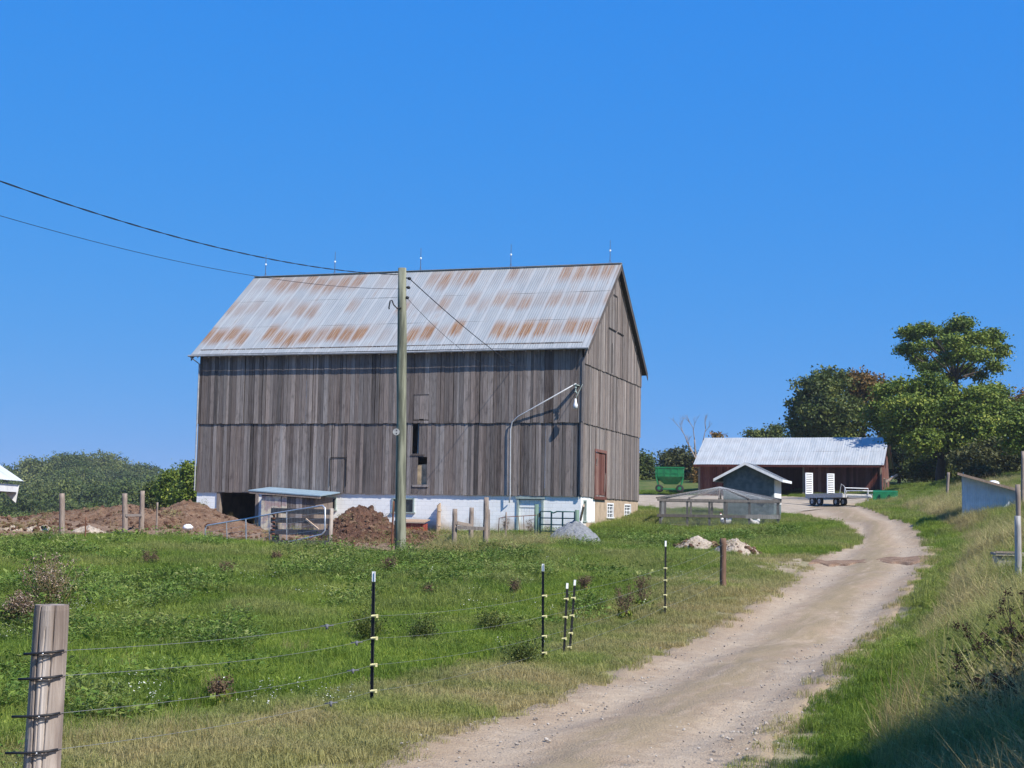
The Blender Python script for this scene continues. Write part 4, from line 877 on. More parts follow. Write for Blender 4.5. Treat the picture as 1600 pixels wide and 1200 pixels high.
tpost(891, 1031, 897, 906, 22.9, 'black T-post of the close pair, leaning right one', [937, 967, 997, 1021])
T3 = tpost(1039, 963, 1039, 845, 29, 'black T-post with white tip, farthest one before the brown post', [888, 907, 930, 949])
bp2 = post_px(1130, 916, 1130, 841, 33, .075, simple('brown_post_wood', (.15, .09, .06), .9, .35, 5, stretch=(8, 8, .6), bump=.01), 'dark brown round wooden post beside the track near the sand heap')
wires = []
for i, zpy in enumerate((1019, 1058, 1116, 1172)):
    f = (zpy-1200)/(945-1200); p = fbase+dirv*f; side = Vector((1, .15, 0)).normalized()
    m1 = MB(); a = p-bpt
    m1.tube([a+Vector((-.10-.02*i, -.075, -.006)), a+Vector((-.03, -.095, 0)), a+Vector((.05, -.088, .008)), a+Vector((.085, -.05, .012))], .0065, 8)
    m1.tube([a+Vector((-.085, -.03, -.01)), a+Vector((-.05, -.085, -.012)), a+Vector((0, -.1, -.01)), a+Vector((.05, -.085, -.008))], .003, 6)
    m1.build('insulator_tube', M_black, wp, True); m1 = MB(); m1.ball(a+Vector((-.0, -.103, .0)), .0045); m1.build('staple', M_galv, wp)
    start = p+Vector((.085, -.05, .012)); pl_ = [start, T1[i], T2[i], T3[i], Vector(bp2.location)+Vector((-.02, -.08, [1.0, .75, .45, .2][i]))]
    mb = MB(); pts = []
    for a, b in zip(pl_[:-1], pl_[1:]):
        for k in range(12): f = k/12; pts.append(a.lerp(b, f)-Vector((0, 0, .05*4*f*(1-f)))-start)
    pts.append(pl_[-1]-start); mb.tube(pts, .0016, 4, False)
    o = mb.build('fence_wire', M_wire); o.location = start; tag(o, ['top', 'second', 'third', 'lowest'][i]+' strand of the wire fence tied to the foreground post', 'wire'); wires.append(o)
    # strainer
    fr_ = [(513, 978), (560, 1005), (555, 1055), (522, 1103)][i]; t_ = (fr_[0]-105)/(586-105); t_ = t_*Y0/(T1[i].y*(1-t_)+Y0*t_)
    pp = start.lerp(T1[i], t_)-Vector((0, 0, .05*4*t_*(1-t_))); m1 = MB()
    m1.ball((0, 0, 0), .017, 10, 6, (1.3, .8, 1)); m1.tube([(-.06, 0, -.004), (0, 0, 0), (.06, 0, .004)], .006, 6); m1.b2(-.010, .010, -.015, .015, -.032, .01)
    o = m1.build('wire_strainer', simple('grey_strainer', (.12, .125, .14), .8) if i == 0 else bpy.data.materials['grey_strainer'], None, True); o.location = pp
    tag(o, 'small grey wire strainer on the '+['top', 'second', 'third', 'lowest'][i]+' fence strand', 'strainer', 'strainers on the fence wires')

# middle-distance posts
Mg = M_lumber
post_px(97, 836, 97, 771, 50, .10, M_lumber, 'lone pale fence post standing before the distant forest')
hp1 = post_px(196, 824, 195, 771, 52, .10, M_lumber, 'pale post, left upright of the far H-shaped brace'); hp2 = post_px(221, 812, 223, 767, 56, .10, M_lumber, 'pale post, right upright of the far H-shaped brace')
mb = MB(); a = at(198, 805, 51.9); b = at(220, 805, 55.9); mb.beam((0, 0, 0), b-a, .09, .09, .6); o = mb.build('brace_rail', M_lumber); o.location = a; tag(o, 'short horizontal rail joining the far H-shaped pair of posts', 'rail')
post_px(245, 822, 246, 785, 51, .035, M_lumber, 'thin grey stake between the far brace and the earth mound'); post_px(134, 848, 134, 808, 47, .025, M_rustbar, 'thin dark stake in the grass edge under the forest')
post_px(299, 806, 299, 789, 62, .04, M_white, 'short white marker stake on top of the earth mound')
Yb = 44.5
h1p = post_px(710, 862, 711, 795, Yb, .085, M_lumber, 'grey post, front left of the near brace frame'); h2p = post_px(736, 846, 737, 793, Yb+3.5, .085, M_lumber, 'grey post, rear middle of the near brace frame'); h3p = post_px(759, 866, 760, 777, Yb, .09, M_lumber, 'grey post, tallest one at the right of the near brace frame')
for (p0, y0, p1, y1, lb) in (((714, 824), Yb, (757, 826), Yb, 'dark lower rail between the front posts of the near brace frame'), ((714, 817), Yb, (735, 821), Yb+3.5, 'short pale rail between the left and middle posts of the near brace frame')):
    a = at(*p0, y0); b = at(*p1, y1); mb = MB(); mb.beam((0, -.09, 0), b-a+Vector((0, -.09, 0)), .07, .1, .3 if 'dark' in lb else .8); o = mb.build('brace_rail', M_lumber); o.location = a; tag(o, lb, 'rail')
post_px(613, 862, 615, 783, 43.5, .03, M_rustbar, 'thin rusty steel rod just left of the utility pole'); post_px(554, 872, 554, 846, 43, .02, M_rustbar, 'short rusty rod in the grass left of the utility pole')
post_px(765, 850, 765, 796, 47, .02, M_lumber, 'thin stick leaning behind the tall grey brace post')
# board gate section
ga = gy(430, 47); gb_ = gy(516, 45.5); O_, ra, GL = frame_at(ga, gb_); O_.z = min(ga.z, gb_.z); gt = at(430, 792, 47).z-O_.z
fg = empty('board_fence', O_, ra, 'short grey four-board fence panel between two post clusters by the lean-to', 'fence')
for k in range(2): m1 = MB(); m1.tube([(-.02+.16*k, .05*k, -.3), (.0+.16*k, .05*k, gt-.05*k)], .085, 10, tint=.3); m1.build('post', M_lumber, fg, True)
m1 = MB(); m1.tube([(GL, 0, -.3), (GL+.03, 0, gt-.02)], .07, 10, tint=.9); m1.build('post', M_lumber, fg, True)
for k, z in enumerate((gt-.12, gt*.66, gt*.36, gt*.08)): m1 = MB(); m1.beam((-.1, -.1, z), (GL+.08, -.1, z-.02+.02*k), .035, .17, .15+.05*k); m1.build('board', M_lumber, fg)
m1 = MB(); m1.beam((GL*.62, -.14, gt*.7), (GL*.85, -.14, gt*.45), .05, .05, 1); m1.build('broken_slat', M_plank, fg)
m1 = MB(); 
for k in range(6): z = gt*(.3+k*.1); m1.ball((.03, -.12, z), .07, 8, 5, (1.4, .7, .5), tint=.2)
m1.build('chain_coil', M_rustbar, fg)
# sagging tubular gate frame
g0 = at(320, 856, 47.3); pts_px = [((321, 857), 47.3), ((321, 826), 47.3), ((324, 821), 47.3), ((384, 811), 47), ((430, 802), 46.6), ((480, 794), 46), ((504, 790), 45.4), ((508, 794), 45.3), ((508, 829), 45.3), ((503, 835), 45.3), ((470, 843), 45.9), ((420, 853), 46.4)]
pts = [at(*p, y-.35) for p, y in pts_px]; base = gy(321, 47.3); mb = MB(); mb.tube([p-base for p in pts], .026, 8)
tg_ = empty('tube_gate', base, 0, 'bent pale tubular gate frame leaning open beside the earth mound', 'gate'); mb.build('frame', M_galv, tg_, True); mb = MB()
for (a, b, y) in (((384, 811), (385, 852), 46.6), ((354, 816), (355, 856), 46.9), ((448, 800), (448, 848), 46), ((420, 804), (421, 853), 46.3)): mb.tube([at(*a, y-.35)-base, at(*b, y-.35)-base], .014 if a[0] != 384 else .022, 6)
for k in range(4): mb.tube([at(323, 832+k*7, 46.9)-base, at(506, 800+k*9, 45)-base], .004, 4)
mb.build('gate_wires', M_galv, tg_)
# green tube gate by the white door
a = gy(838, 62); b = gy(898, 60.5); O_, ra, GL = frame_at(a, b); O_.z = min(a.z, b.z); gt = at(843, 799, 62).z-O_.z
gg = empty('green_gate', O_, ra, 'green tubular farm gate between two green posts at the white door', 'gate'); m1 = MB()
x0 = .22; x1 = GL-.02; zb = gt*.18
m1.tube([(x0, 0, zb), (x0, 0, gt), (x0+.55*0+.6, 0, gt), (x0+.75, 0, gt-.06), (x0+.95, 0, gt), (x1, 0, gt), (x1, 0, zb), (x0, 0, zb)], .03, 8); m1.build('gate_frame', M_greentube, gg, True)
for k in range(1, 4): m1 = MB(); z = zb+(gt-zb)*k/4; m1.tube([(x0, 0, z), (x1, 0, z)], .025, 8); m1.build('gate_bar', M_greentube, gg)
m1 = MB()
for f in (.33, .66): m1.b2(x0+(x1-x0)*f-.02, x0+(x1-x0)*f+.02, -.03, .03, zb, gt)
m1.build('gate_upright', M_greentube, gg)
for x, hh in ((.0, gt+.3), (GL+.12, gt+.08)): m1 = MB(); m1.tube([(x, 0, -.4), (x, 0, hh)], .09, 10, tint=.5); m1.build('gate_post', M_greenpost, gg, True)
a = at(907, 812, 60); mb = MB(); mb.beam((0, 0, 0), at(912, 790, 59)-a, .07, .12, .8); o = mb.build('loose_board', M_plank); o.location = a; tag(o, 'tan board end leaning over the right green gate post', 'board')
base = gy(780, 55); mb = MB(); mb.tube([at(778, 838, 55)-base, at(780, 810, 55)-base, at(786, 808, 55)-base, at(838, 805, 56)-base], .015, 6); mb.tube([at(818, 806.5, 55.6)-base, at(819, 835, 55.6)-base], .012, 6); mb.tube([at(810, 808, 55.6)-base, at(812, 835, 55.6)-base], .008, 6)
tg2 = mb.build('panel_frame', M_rustbar, None, True); tg2.location = base; tag(tg2, 'thin rusty bent rod frame in front of the white door', 'panel frame')
post_px(790, 838, 791, 800, 55, .035, M_lumber, 'thin dark stake in the weeds before the conduit')
# right posts
rp = gy(1590, 26.5); post_px(1590, 921, 1590, 806, 26.5, .062, simple('silver_grey_log', (.34, .33, .32), .85, .4, 3, stretch=(10, 10, 1), bump=.01), 'mottled silver-grey log post, nearer of the two at the right edge')
post_px(1592, 900, 1590, 757, 28.5, .052, M_lumber, 'slim grey post rising behind the mottled log post at the right')
post_px(1598, 800, 1598, 705, 60, .07, M_lumber, 'tall grey post at the right edge behind the tin shelter')
post_px(1480, 775, 1482, 738, 85, .09, M_lumber, 'short grey post on the shaded bank left of the tin shelter')
mb = MB(); a = at(1384, 753, 112); mb.beam((0, 0, 0), at(1402, 742, 112)-a, .22, .16, 1); o = mb.build('leaning_plank', M_plank); o.location = a; tag(o, 'pale plank leaning at the right end of the red shed', 'plank')
mb = MB(); a = gy(1415, 105)+Vector((0, 0, .1)); mb.beam((0, 0, 0), (3.2, .5, .15), .15, .12, .8); o = mb.build('fallen_pole', M_plank); o.location = a; tag(o, 'pale pole lying on the shaded grass right of the red shed', 'pole')

# white building whose eave enters at the left edge (its wall stays outside the picture)
ec = at(37, 752, 55); wl = empty('white_farm_building', Vector((ec.x-1.6, ec.y-3, h1(ec.x-1.6, ec.y-3))), R(4.4), 'white building with pale metal roof whose eave enters at the left edge', 'building')
e1 = Matrix.Rotation(-R(4.4), 3, 'Z')@(ec-Vector(wl.location)); X1, Y1, Z1 = e1
o = corrugated('roof', -.0, 9, (0, 0), (3.1, 2.05), M_roof3, wl, .2, .012, 1)      # sheet built along its own x, then turned
o.matrix_local = Matrix.Translation(e1)@Matrix.Rotation(R(90), 4, 'Z')@Matrix.Translation((-9, 0, 0))
o = corrugated('back_roof', -.0, 9, (6.2, 0), (3.1, 2.05), M_roof3, wl, .2, .012, 1); o.matrix_local = Matrix.Translation(e1)@Matrix.Rotation(R(90), 4, 'Z')@Matrix.Translation((-9, 0, 0))
MB().b2(X1-.2, X1-.14, Y1-9, Y1-.3, Z1-.42, Z1-.14).build('fascia', M_white, wl)
MB().prism([(X1-.1, Y1-.25, Z1-.12), (X1-.2, Y1-.25, Z1-.82), (X1-.6, Y1-.25, Z1-.48)], (0, .05, 0)).build('loose_end_board', M_white, wl)
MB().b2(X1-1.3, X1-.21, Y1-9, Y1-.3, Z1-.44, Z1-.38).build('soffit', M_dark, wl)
MB().prism([(X1-1.3, Y1-9, -.5), (X1-5, Y1-9, -.5), (X1-5, Y1-9, Z1-.2), (X1-3.1, Y1-9, Z1+1.8), (X1-1.3, Y1-9, Z1+.4)], (0, 8.6, 0)).build('wall', M_white, wl)

# ------------------------------------------------------------------ heaps
HEAPS = []
def heap(name, label, cat, cx, cy, rx, ry, h, m, seed, rough=.25, n=90, peak=1.0, sink=.15, off=0, fr=1.0, exact=None, pw_=1.15):
    g = np.random.default_rng(seed); u = np.linspace(-1.15, 1.15, n); A, B = np.meshgrid(u, u); r = np.sqrt(A*A+B*B)
    ph = g.uniform(0, 6.3, (30,)); kx = g.normal(0, 3.2, 30)*fr; ky = g.normal(0, 3.2, 30)*fr; nz = sum(np.sin(A*kx[i]+B*ky[i]+ph[i])/(1+.25*np.hypot(kx[i], ky[i])) for i in range(30))/5
    kx2 = g.normal(0, 16, 40); ky2 = g.normal(0, 16, 40); ph2 = g.uniform(0, 6.3, 40); n2 = sum(np.sin(A*kx2[i]+B*ky2[i]+ph2[i]) for i in range(40))/40
    kx3 = g.normal(0, 45, 50); ky3 = g.normal(0, 45, 50); ph3 = g.uniform(0, 6.3, 50); n3 = sum(np.sin(A*kx3[i]+B*ky3[i]+ph3[i]) for i in range(50))/25
    rr = r*(1+.12*nz); z = h*np.clip(1-rr**pw_, -.3, 1)**1*(1+rough*nz*.7) + rough*h*.45*n2*np.clip(1.3-rr, 0, 1) + rough*h*.25*n3*np.clip(1.2-rr, 0, 1)+ g.normal(0, .012, A.shape)*np.clip(1.2-rr, 0, 1)*(1 if rough > .1 else .3)
    X_ = A*rx+cx; Y_ = B*ry+cy; G = hgt(X_, Y_); keep = rr < 1.08
    Z_ = G-sink+np.maximum(z, -.2)+sink*np.clip(1-rr, 0, .3)*3; 
    V = np.c_[(X_-cx).ravel(), (Y_-cy).ravel(), (Z_-h1(cx, cy)).ravel()]; i = (np.arange(n-1)[:, None]*n+np.arange(n-1)[None]).ravel(); F_ = np.c_[i, i+1, i+n+1, i+n]
    o = npmesh(name, V, F_[keep.ravel()[i]], m, smooth=True); o.location = (cx, cy, h1(cx, cy)); HEAPS.append((cat, V[(rr < .95).ravel()]+np.array([cx, cy, h1(cx, cy)]))); return tag(o, label, cat)
M_man = dirt_mat('brown_manure', (.065, .032, .022), (.15, .08, .052), (.24, .155, .11), 2.2, .25)
M_earth = dirt_mat('earth_mound', (.12, .068, .042), (.21, .13, .085), (.27, .20, .14), 1.5, .2)
M_sand = dirt_mat('pale_sand', (.42, .34, .26), (.56, .48, .39), (.22, .16, .12), 2.5, .15)
M_stonegr = dirt_mat('grey_gravel', (.15, .16, .17), (.24, .25, .265), (.34, .35, .36), 9, .05)
def hp_(px, Y): q = gy(px, Y); return q.x, q.y
x, y = hp_(572, 55); heap('manure_heap', 'dark brown manure heap left of the utility pole before the white wall', 'manure heap', x, y, 2.0, 2.4, 1.4, M_man, 3, .5, 130, pw_=1.5)
x, y = hp_(655, 57); heap('manure_heap', 'low brown manure spill right of the utility pole beside the wooden box', 'manure heap', x, y, 1.8, 1.8, .55, M_man, 5, .4, 80)
x, y = hp_(303, 61); heap('earth_mound', 'large reddish earth mound left of the dark cattle doorway', 'earth mound', x, y, 3.7, 3.6, .72, M_earth, 8, .8, 150, pw_=1.6)
x, y = hp_(165, 62); heap('earth_mound', 'low reddish earth bank behind the far H-shaped brace', 'earth mound', x, y, 3.8, 2.6, .6, M_earth, 11, 1.1, 130, pw_=2)
x, y = hp_(225, 59); heap('earth_mound', 'rust coloured soil bank between the far brace and the large mound', 'earth mound', x, y, 2.4, 2.0, .9, M_earth, 14, .35, 90)
x, y = hp_(140, 52); heap('rubble_pile', 'pale broken rubble right of the lone fence post', 'rubble', x, y, .8, .7, .28, M_sand, 21, 1.0, 60)
x, y = hp_(62, 51); heap('sand_heap', 'small tan sand heap left of the lone fence post', 'sand heap', x, y, .7, .6, .34, M_sand, 22, .4, 60)
x, y = hp_(18, 51); heap('sand_heap', 'low tan sand heap at the left edge beside the grass', 'sand heap', x, y, .6, .6, .26, M_sand, 23, .4, 60)
x, y = hp_(897, 59.5); heap('gravel_pile', 'cone of blue-grey crushed gravel below the green gate', 'gravel pile', x, y, 1.4, 1.3, 1.1, M_stonegr, 31, .28, 110, pw_=1.3)
x, y = hp_(1090, 50); heap('sand_heap', 'long low tan sand ridge left of the brown post', 'sand heap', x, y, 1.15, .8, .45, M_sand, 33, .45, 80)
x, y = hp_(1150, 48); heap('sand_heap', 'rough pale sand heap with clods behind the brown post', 'sand heap', x, y, 1.0, .9, .5, M_sand, 35, .7, 90)
x, y = hp_(505, 37); heap('bare_mound', 'small bare tan molehill in the pasture below the board fence', 'molehill', x, y, .26, .2, .16, M_sand, 41, .2, 30)
def lump(name, p, r, m, label, cat, seed, sc=(1, .8, .6)):
    g = random.Random(seed); mb = MB(); mb.ball((0, 0, 0), r, 14, 9, sc); mb.v = [tuple(c*(1+g.uniform(-.22, .22)) for c in v) for v in mb.v]; o = mb.build(name, m, None, True); o.location = p; return tag(o, label, cat)
M_bag = simple('white_plastic', (.8, .8, .82), .5, .1)
lump('plastic_sack', at(293, 824, 55)+Vector((0, 0, .0)), .2, M_bag, 'crumpled white plastic sack on the reddish earth mound', 'sack', 1)
lump('plastic_scrap', gy(301, 47.5)+Vector((0, 0, .08)), .09, M_bag, 'small white scrap in the grass below the earth mound', 'plastic scrap', 2, (.6, .6, 1.1))
lump('pale_stone', gp(313, 953)+Vector((0, 0, .04)), .08, simple('pale_stone', (.55, .48, .42), .8), 'pale stone lying in the left pasture', 'stone', 3)
# ------------------------------------------------------------------ foliage
def leaf_mat(name, c0, c1, c2, inst=False, trans=.2, patch=.5, dryc=((.26, .21, .085), (.56, .47, .23))):
    """leaf colour: tint 0 -> c0, .5 -> c1, 1 -> c2"""
    n = N(name, .55, .25); t = n.attr('tint')
    ps = n.noise(patch, 3, n.pos())
    v = n.math('ADD', n.math('MULTIPLY', t, .6), n.math('MULTIPLY', n.math('SUBTRACT', ps, .3), .9))
    c = n.ramp(v, [(.1, c0), (.5, c1), (.9, c2)])
    if inst: c = n.mix(n.attr('dryness', True), c, n.mix(t, *dryc))
    n.col(c)
    tr_ = n.new('ShaderNodeBsdfTranslucent'); n.put(tr_.inputs[0], c); ms = n.new('ShaderNodeMixShader'); ms.inputs[0].default_value = trans
    out = n.t.nodes['Material Output']; n.t.links.new(n.b.outputs[0], ms.inputs[1]); n.t.links.new(tr_.outputs[0], ms.inputs[2]); n.t.links.new(ms.outputs[0], out.inputs[0])
    return n.m
M_leafdark = leaf_mat('dark_green_leaves', (.026, .042, .010), (.075, .105, .020), (.22, .22, .045))
M_leafgreen = leaf_mat('maple_leaves', (.040, .070, .010), (.13, .19, .022), (.34, .34, .05))
M_leafolive = leaf_mat('olive_leaves', (.035, .045, .014), (.075, .085, .025), (.15, .14, .04))
M_leafrust = leaf_mat('turning_leaves', (.07, .06, .016), (.20, .12, .028), (.36, .16, .045))
M_bark = simple('grey_bark', (.075, .062, .052), .95, .35, 5, stretch=(5, 5, 1), bump=.03)
M_bareb = simple('bare_branches', (.26, .22, .19), .9, .3, 5)
def leaves(rg, n, blobs, size, sub=14, shell=.55):
    """blobs: (x,y,z,rx,ry,rz). leaf sprays grouped in tufts near each blob's surface"""
    bl = np.array(blobs); w = bl[:, 3]*bl[:, 5]; w = w/w.sum(); nt = n//sub
    bi = rg.choice(len(bl), nt, p=w); d = rg.normal(size=(nt, 3)); d[:, 2] += .15; d /= np.linalg.norm(d, axis=1)[:, None]
    rad = shell+(1-shell)*rg.random(nt)**.6; rad *= rg.uniform(.78, 1.12, nt)+.22*rg.random(nt)**4
    # lumpy surface per blob
    lum = 1+.16*np.sin(d[:, 0]*5+bi*1.7)*np.cos(d[:, 1]*4+bi)+.12*np.sin(d[:, 2]*7+bi*2.3)
    T = bl[bi, :3]+d*bl[bi, 3:6]*(rad*lum)[:, None]; tr_ = size*rg.uniform(1.2, 3.0, nt)
    tt = rg.random(nt)
    k = np.repeat(np.arange(nt), sub); off = rg.normal(size=(len(k), 3))*tr_[k][:, None]*.55; off[:, 2] *= .5
    C = T[k]+off; nrm = rg.normal(size=(len(k), 3))*.8+d[k]*.5; nrm[:, 2] += .5; nrm /= np.linalg.norm(nrm, axis=1)[:, None]
    a = np.cross(nrm, rg.normal(size=(len(k), 3))); a /= np.linalg.norm(a, axis=1)[:, None]; b = np.cross(nrm, a)
    s = (size*rg.uniform(.55, 1.25, len(k)))[:, None]*.5
    V = np.stack([C-a*s, C-b*s*.62+nrm*s*.18, C+a*s, C+b*s*.62+nrm*s*.18], 1).reshape(-1, 3); Fq = np.arange(len(V)).reshape(-1, 4)
    return V, Fq, np.clip(tt[k]*.6+rg.random(len(k))*.4, 0, 1)
def branch(mb, a, b, r0, r1, rg, bend=.12, n=6):
    a, b = Vector(a), Vector(b); L = (b-a).length; pts = []; rs = []; o = Vector((rg.uniform(-1, 1), rg.uniform(-1, 1), rg.uniform(-.3, 1)))*L*bend
    for i in range(n+1): f = i/n; pts.append(a.lerp(b, f)+o*math.sin(math.pi*f)); rs.append(r0+(r1-r0)*f)
    mb.tube(pts, rs, 7); return pts
def tree(name, label, base, blobs, m, n=12000, size=.24, tr=.25, cat='tree', group=None, seed=1, trunks=None, shell=.5, sub=14, limbs=True, link=True):
    """blobs given relative to the base"""
    r_ = np.random.default_rng(seed); pr = random.Random(seed)
    root = empty(name, base, 0, label, cat, group)
    V, Fq, t = leaves(r_, n, blobs, size, sub, shell); npmesh('crown', V, Fq, m, t, root)
    mb = MB(); top = Vector((sum(b[0] for b in blobs)/len(blobs)*.6, sum(b[1] for b in blobs)/len(blobs)*.6, min(b[2]-b[5]*.6 for b in blobs)))
    if top.z < .5: top.z = max(.5, .3*max(b[2] for b in blobs))
    branch(mb, (0, 0, -.4), top, tr, tr*.72, pr, .04)
    if limbs:
        for b in blobs:
            c = Vector(b[:3]); q = branch(mb, top, c, tr*.32, tr*.08, pr, .12)
            for k in range(3):
                e = c+Vector((pr.uniform(-1, 1)*b[3], pr.uniform(-1, 1)*b[4], pr.uniform(-.1, 1)*b[5]))*.8; branch(mb, q[3+k], e, tr*.08, tr*.02, pr, .1, 4)
    mb.build('trunk', M_bark, root, True); return root
def pxblobs(base, Y, items, depth=1.0):
    """(px,py,rx_px,rz_px,dy) -> relative ellipsoids at true distance"""
    k = mpp(Y); out = []
    for px, py, rx, rz, dy in items:
        p = at(px, py, Y+dy)-base; out.append((p.x, p.y, p.z, rx*k, rx*k*depth, rz*k))
    return out
def ptree(name, label, px, Y, items, m, by=None, **kw):
    b = gy(px, Y)
    return tree(name, label, b, pxblobs(b, Y, items), m, **kw)
G_ = 'trees on the rise behind the red shed'
ptree('broadleaf_tree', 'dark rounded tree directly behind the red shed roof, leftmost of the big ones', 1290, 132,
  [(1278, 610, 30, 26, 0), (1300, 600, 26, 22, 2), (1258, 645, 24, 28, 1), (1290, 650, 36, 34, -2), (1325, 655, 28, 34, 0), (1248, 672, 16, 20, 0), (1300, 690, 48, 28, 0), (1262, 685, 22, 22, 0)], M_leafdark, n=26000, size=.34, tr=.3, group=G_, seed=11)
ptree('broadleaf_tree', 'tree with rusty orange top between the dark rounded tree and the tall maple', 1350, 136,
  [(1340, 600, 22, 20, 2), (1362, 605, 24, 18, 1), (1350, 630, 30, 26, 2)], M_leafrust, n=9000, size=.32, tr=.25, group=G_, seed=12, )
ptree('maple_tree', 'tall open-crowned maple rising highest against the sky with its limbs showing', 1500, 118,
  [(1425, 522, 17, 12, 0), (1448, 516, 15, 10, -2), (1500, 508, 20, 14, 0), (1478, 520, 12, 9, 2), (1468, 540, 18, 11, 1), (1416, 547, 15, 10, 0), (1436, 563, 13, 9, 1), (1452, 576, 16, 7, -2), (1520, 530, 19, 12, -1), (1548, 528, 17, 13, 2), (1562, 548, 12, 12, 0), (1534, 556, 14, 10, -2), (1552, 574, 12, 9, 0), (1500, 545, 13, 9, -3), (1512, 578, 12, 8, 2), (1485, 590, 10, 6, 0), (1488, 560, 14, 9, -4), (1472, 566, 12, 8, 3), (1515, 555, 12, 9, -5), (1490, 532, 13, 9, -5), (1440, 543, 11, 8, -3), (1530, 588, 10, 7, 1)],
  M_leafgreen, n=26000, size=.25, tr=.34, group=G_, seed=13, shell=.25, sub=18)
ptree('maple_tree', 'broad low-branched green maple with hanging boughs under the tall open maple', 1470, 104,
  [(1400, 612, 30, 18, 1), (1450, 605, 32, 19, 0), (1420, 645, 40, 28, -2), (1480, 635, 42, 28, 0), (1530, 630, 32, 26, -1), (1550, 615, 24, 18, 1), (1520, 665, 34, 26, -2), (1560, 655, 26, 28, -1), (1462, 665, 34, 22, 0), (1380, 650, 26, 22, 2), (1440, 690, 26, 20, -3), (1500, 690, 26, 22, -2), (1545, 700, 26, 24, -3), (1405, 680, 20, 20, 0)], M_leafgreen, n=44000, size=.26, tr=.4, group=G_, seed=14)
ptree('broadleaf_tree', 'bright green tree cut by the right edge of the picture', 1600, 92,
  [(1590, 668, 28, 22, 0), (1612, 650, 34, 26, 1), (1596, 695, 24, 16, 0), (1640, 670, 40, 34, 0)], M_leafgreen, n=12000, size=.24, tr=.28, group=G_, seed=15)
ptree('broadleaf_tree', 'reddish turning tree showing at the right edge above the bright green one', 1600, 128,
  [(1590, 640, 24, 18, 0), (1620, 632, 30, 22, 0), (1565, 655, 18, 18, 0)], M_leafrust, n=9000, size=.3, tr=.25, group=G_, seed=16)
ptree('understorey_tree', 'dim green small tree just right of the end of the red shed', 1405, 127,
  [(1395, 690, 20, 20, 0), (1412, 710, 22, 22, -1), (1392, 722, 16, 18, 0), (1425, 690, 20, 20, 1), (1385, 665, 20, 18, 4), (1408, 735, 24, 14, 0), (1435, 740, 22, 14, 0)], M_leafolive, n=13000, size=.28, tr=.18, group='small trees in the shade of the rise', seed=17)
ptree('understorey_tree', 'shaded small tree with brown patches under the broad maple', 1455, 112,
  [(1445, 705, 26, 22, 0), (1470, 720, 28, 20, -2), (1490, 700, 24, 22, 0), (1440, 730, 22, 14, -2), (1475, 740, 24, 12, -2)], M_leafdark, n=12000, size=.28, tr=.16, group='small trees in the shade of the rise', seed=18)
ptree('understorey_tree', 'brownish small tree behind the tin shelter', 1545, 98,
  [(1520, 718, 26, 20, 0), (1555, 712, 28, 22, 1), (1590, 722, 28, 20, 0), (1530, 738, 24, 14, -1), (1570, 745, 28, 14, 0)], M_leafolive, n=13000, size=.25, tr=.16, group='small trees in the shade of the rise', seed=19)
ptree('broadleaf_tree', 'dark green tree showing beside the right corner of the barn', 1008, 150, [(1003, 725, 12, 18, 0), (1010, 740, 12, 24, 0), (1000, 755, 16, 14, 0), (985, 735, 22, 30, 0)], M_leafdark, n=7000, size=.34, tr=.2, seed=21, group='trees beyond the gravel yard')
ptree('broadleaf_tree', 'olive tree behind the green grain wagon', 1065, 142, [(1048, 720, 18, 14, 0), (1070, 722, 20, 18, 0), (1085, 742, 16, 20, 0), (1060, 748, 26, 22, 0), (1035, 745, 10, 10, 0), (1080, 765, 20, 12, 0)], M_leafolive, n=10000, size=.3, tr=.2, seed=22, group='trees beyond the gravel yard')
ptree('broadleaf_tree', 'sparse orange-tinged shrub tree at the left end of the red shed', 1090, 136, [(1092, 750, 9, 18, 0), (1098, 730, 8, 14, 0), (1120, 682, 8, 6, 3)], M_leafrust, n=2200, size=.26, tr=.1, seed=23, group='trees beyond the gravel yard')
ptree('broadleaf_tree', 'thin treetop peeking above the middle of the red shed roof', 1205, 155, [(1213, 672, 14, 7, 0), (1190, 680, 18, 6, 0), (1176, 679, 8, 7, 0), (1205, 684, 26, 6, 0)], M_leafdark, n=2400, size=.34, tr=.16, seed=24, group='trees beyond the gravel yard', shell=.2)
ptree('broadleaf_tree', 'rounded green tree on the rise, first beyond the right edge', 1690, 108, [(1680, 670, 40, 34, 0), (1720, 660, 40, 36, 1), (1700, 630, 34, 28, 0), (1660, 700, 30, 26, 0)], M_leafgreen, n=12000, size=.3, tr=.3, group=G_, seed=61)
ptree('broadleaf_tree', 'dark green tree on the rise, second beyond the right edge', 1830, 118, [(1820, 670, 44, 36, 0), (1860, 655, 40, 36, 1), (1835, 625, 34, 28, 0), (1790, 695, 30, 26, 0)], M_leafdark, n=12000, size=.32, tr=.3, group=G_, seed=62)
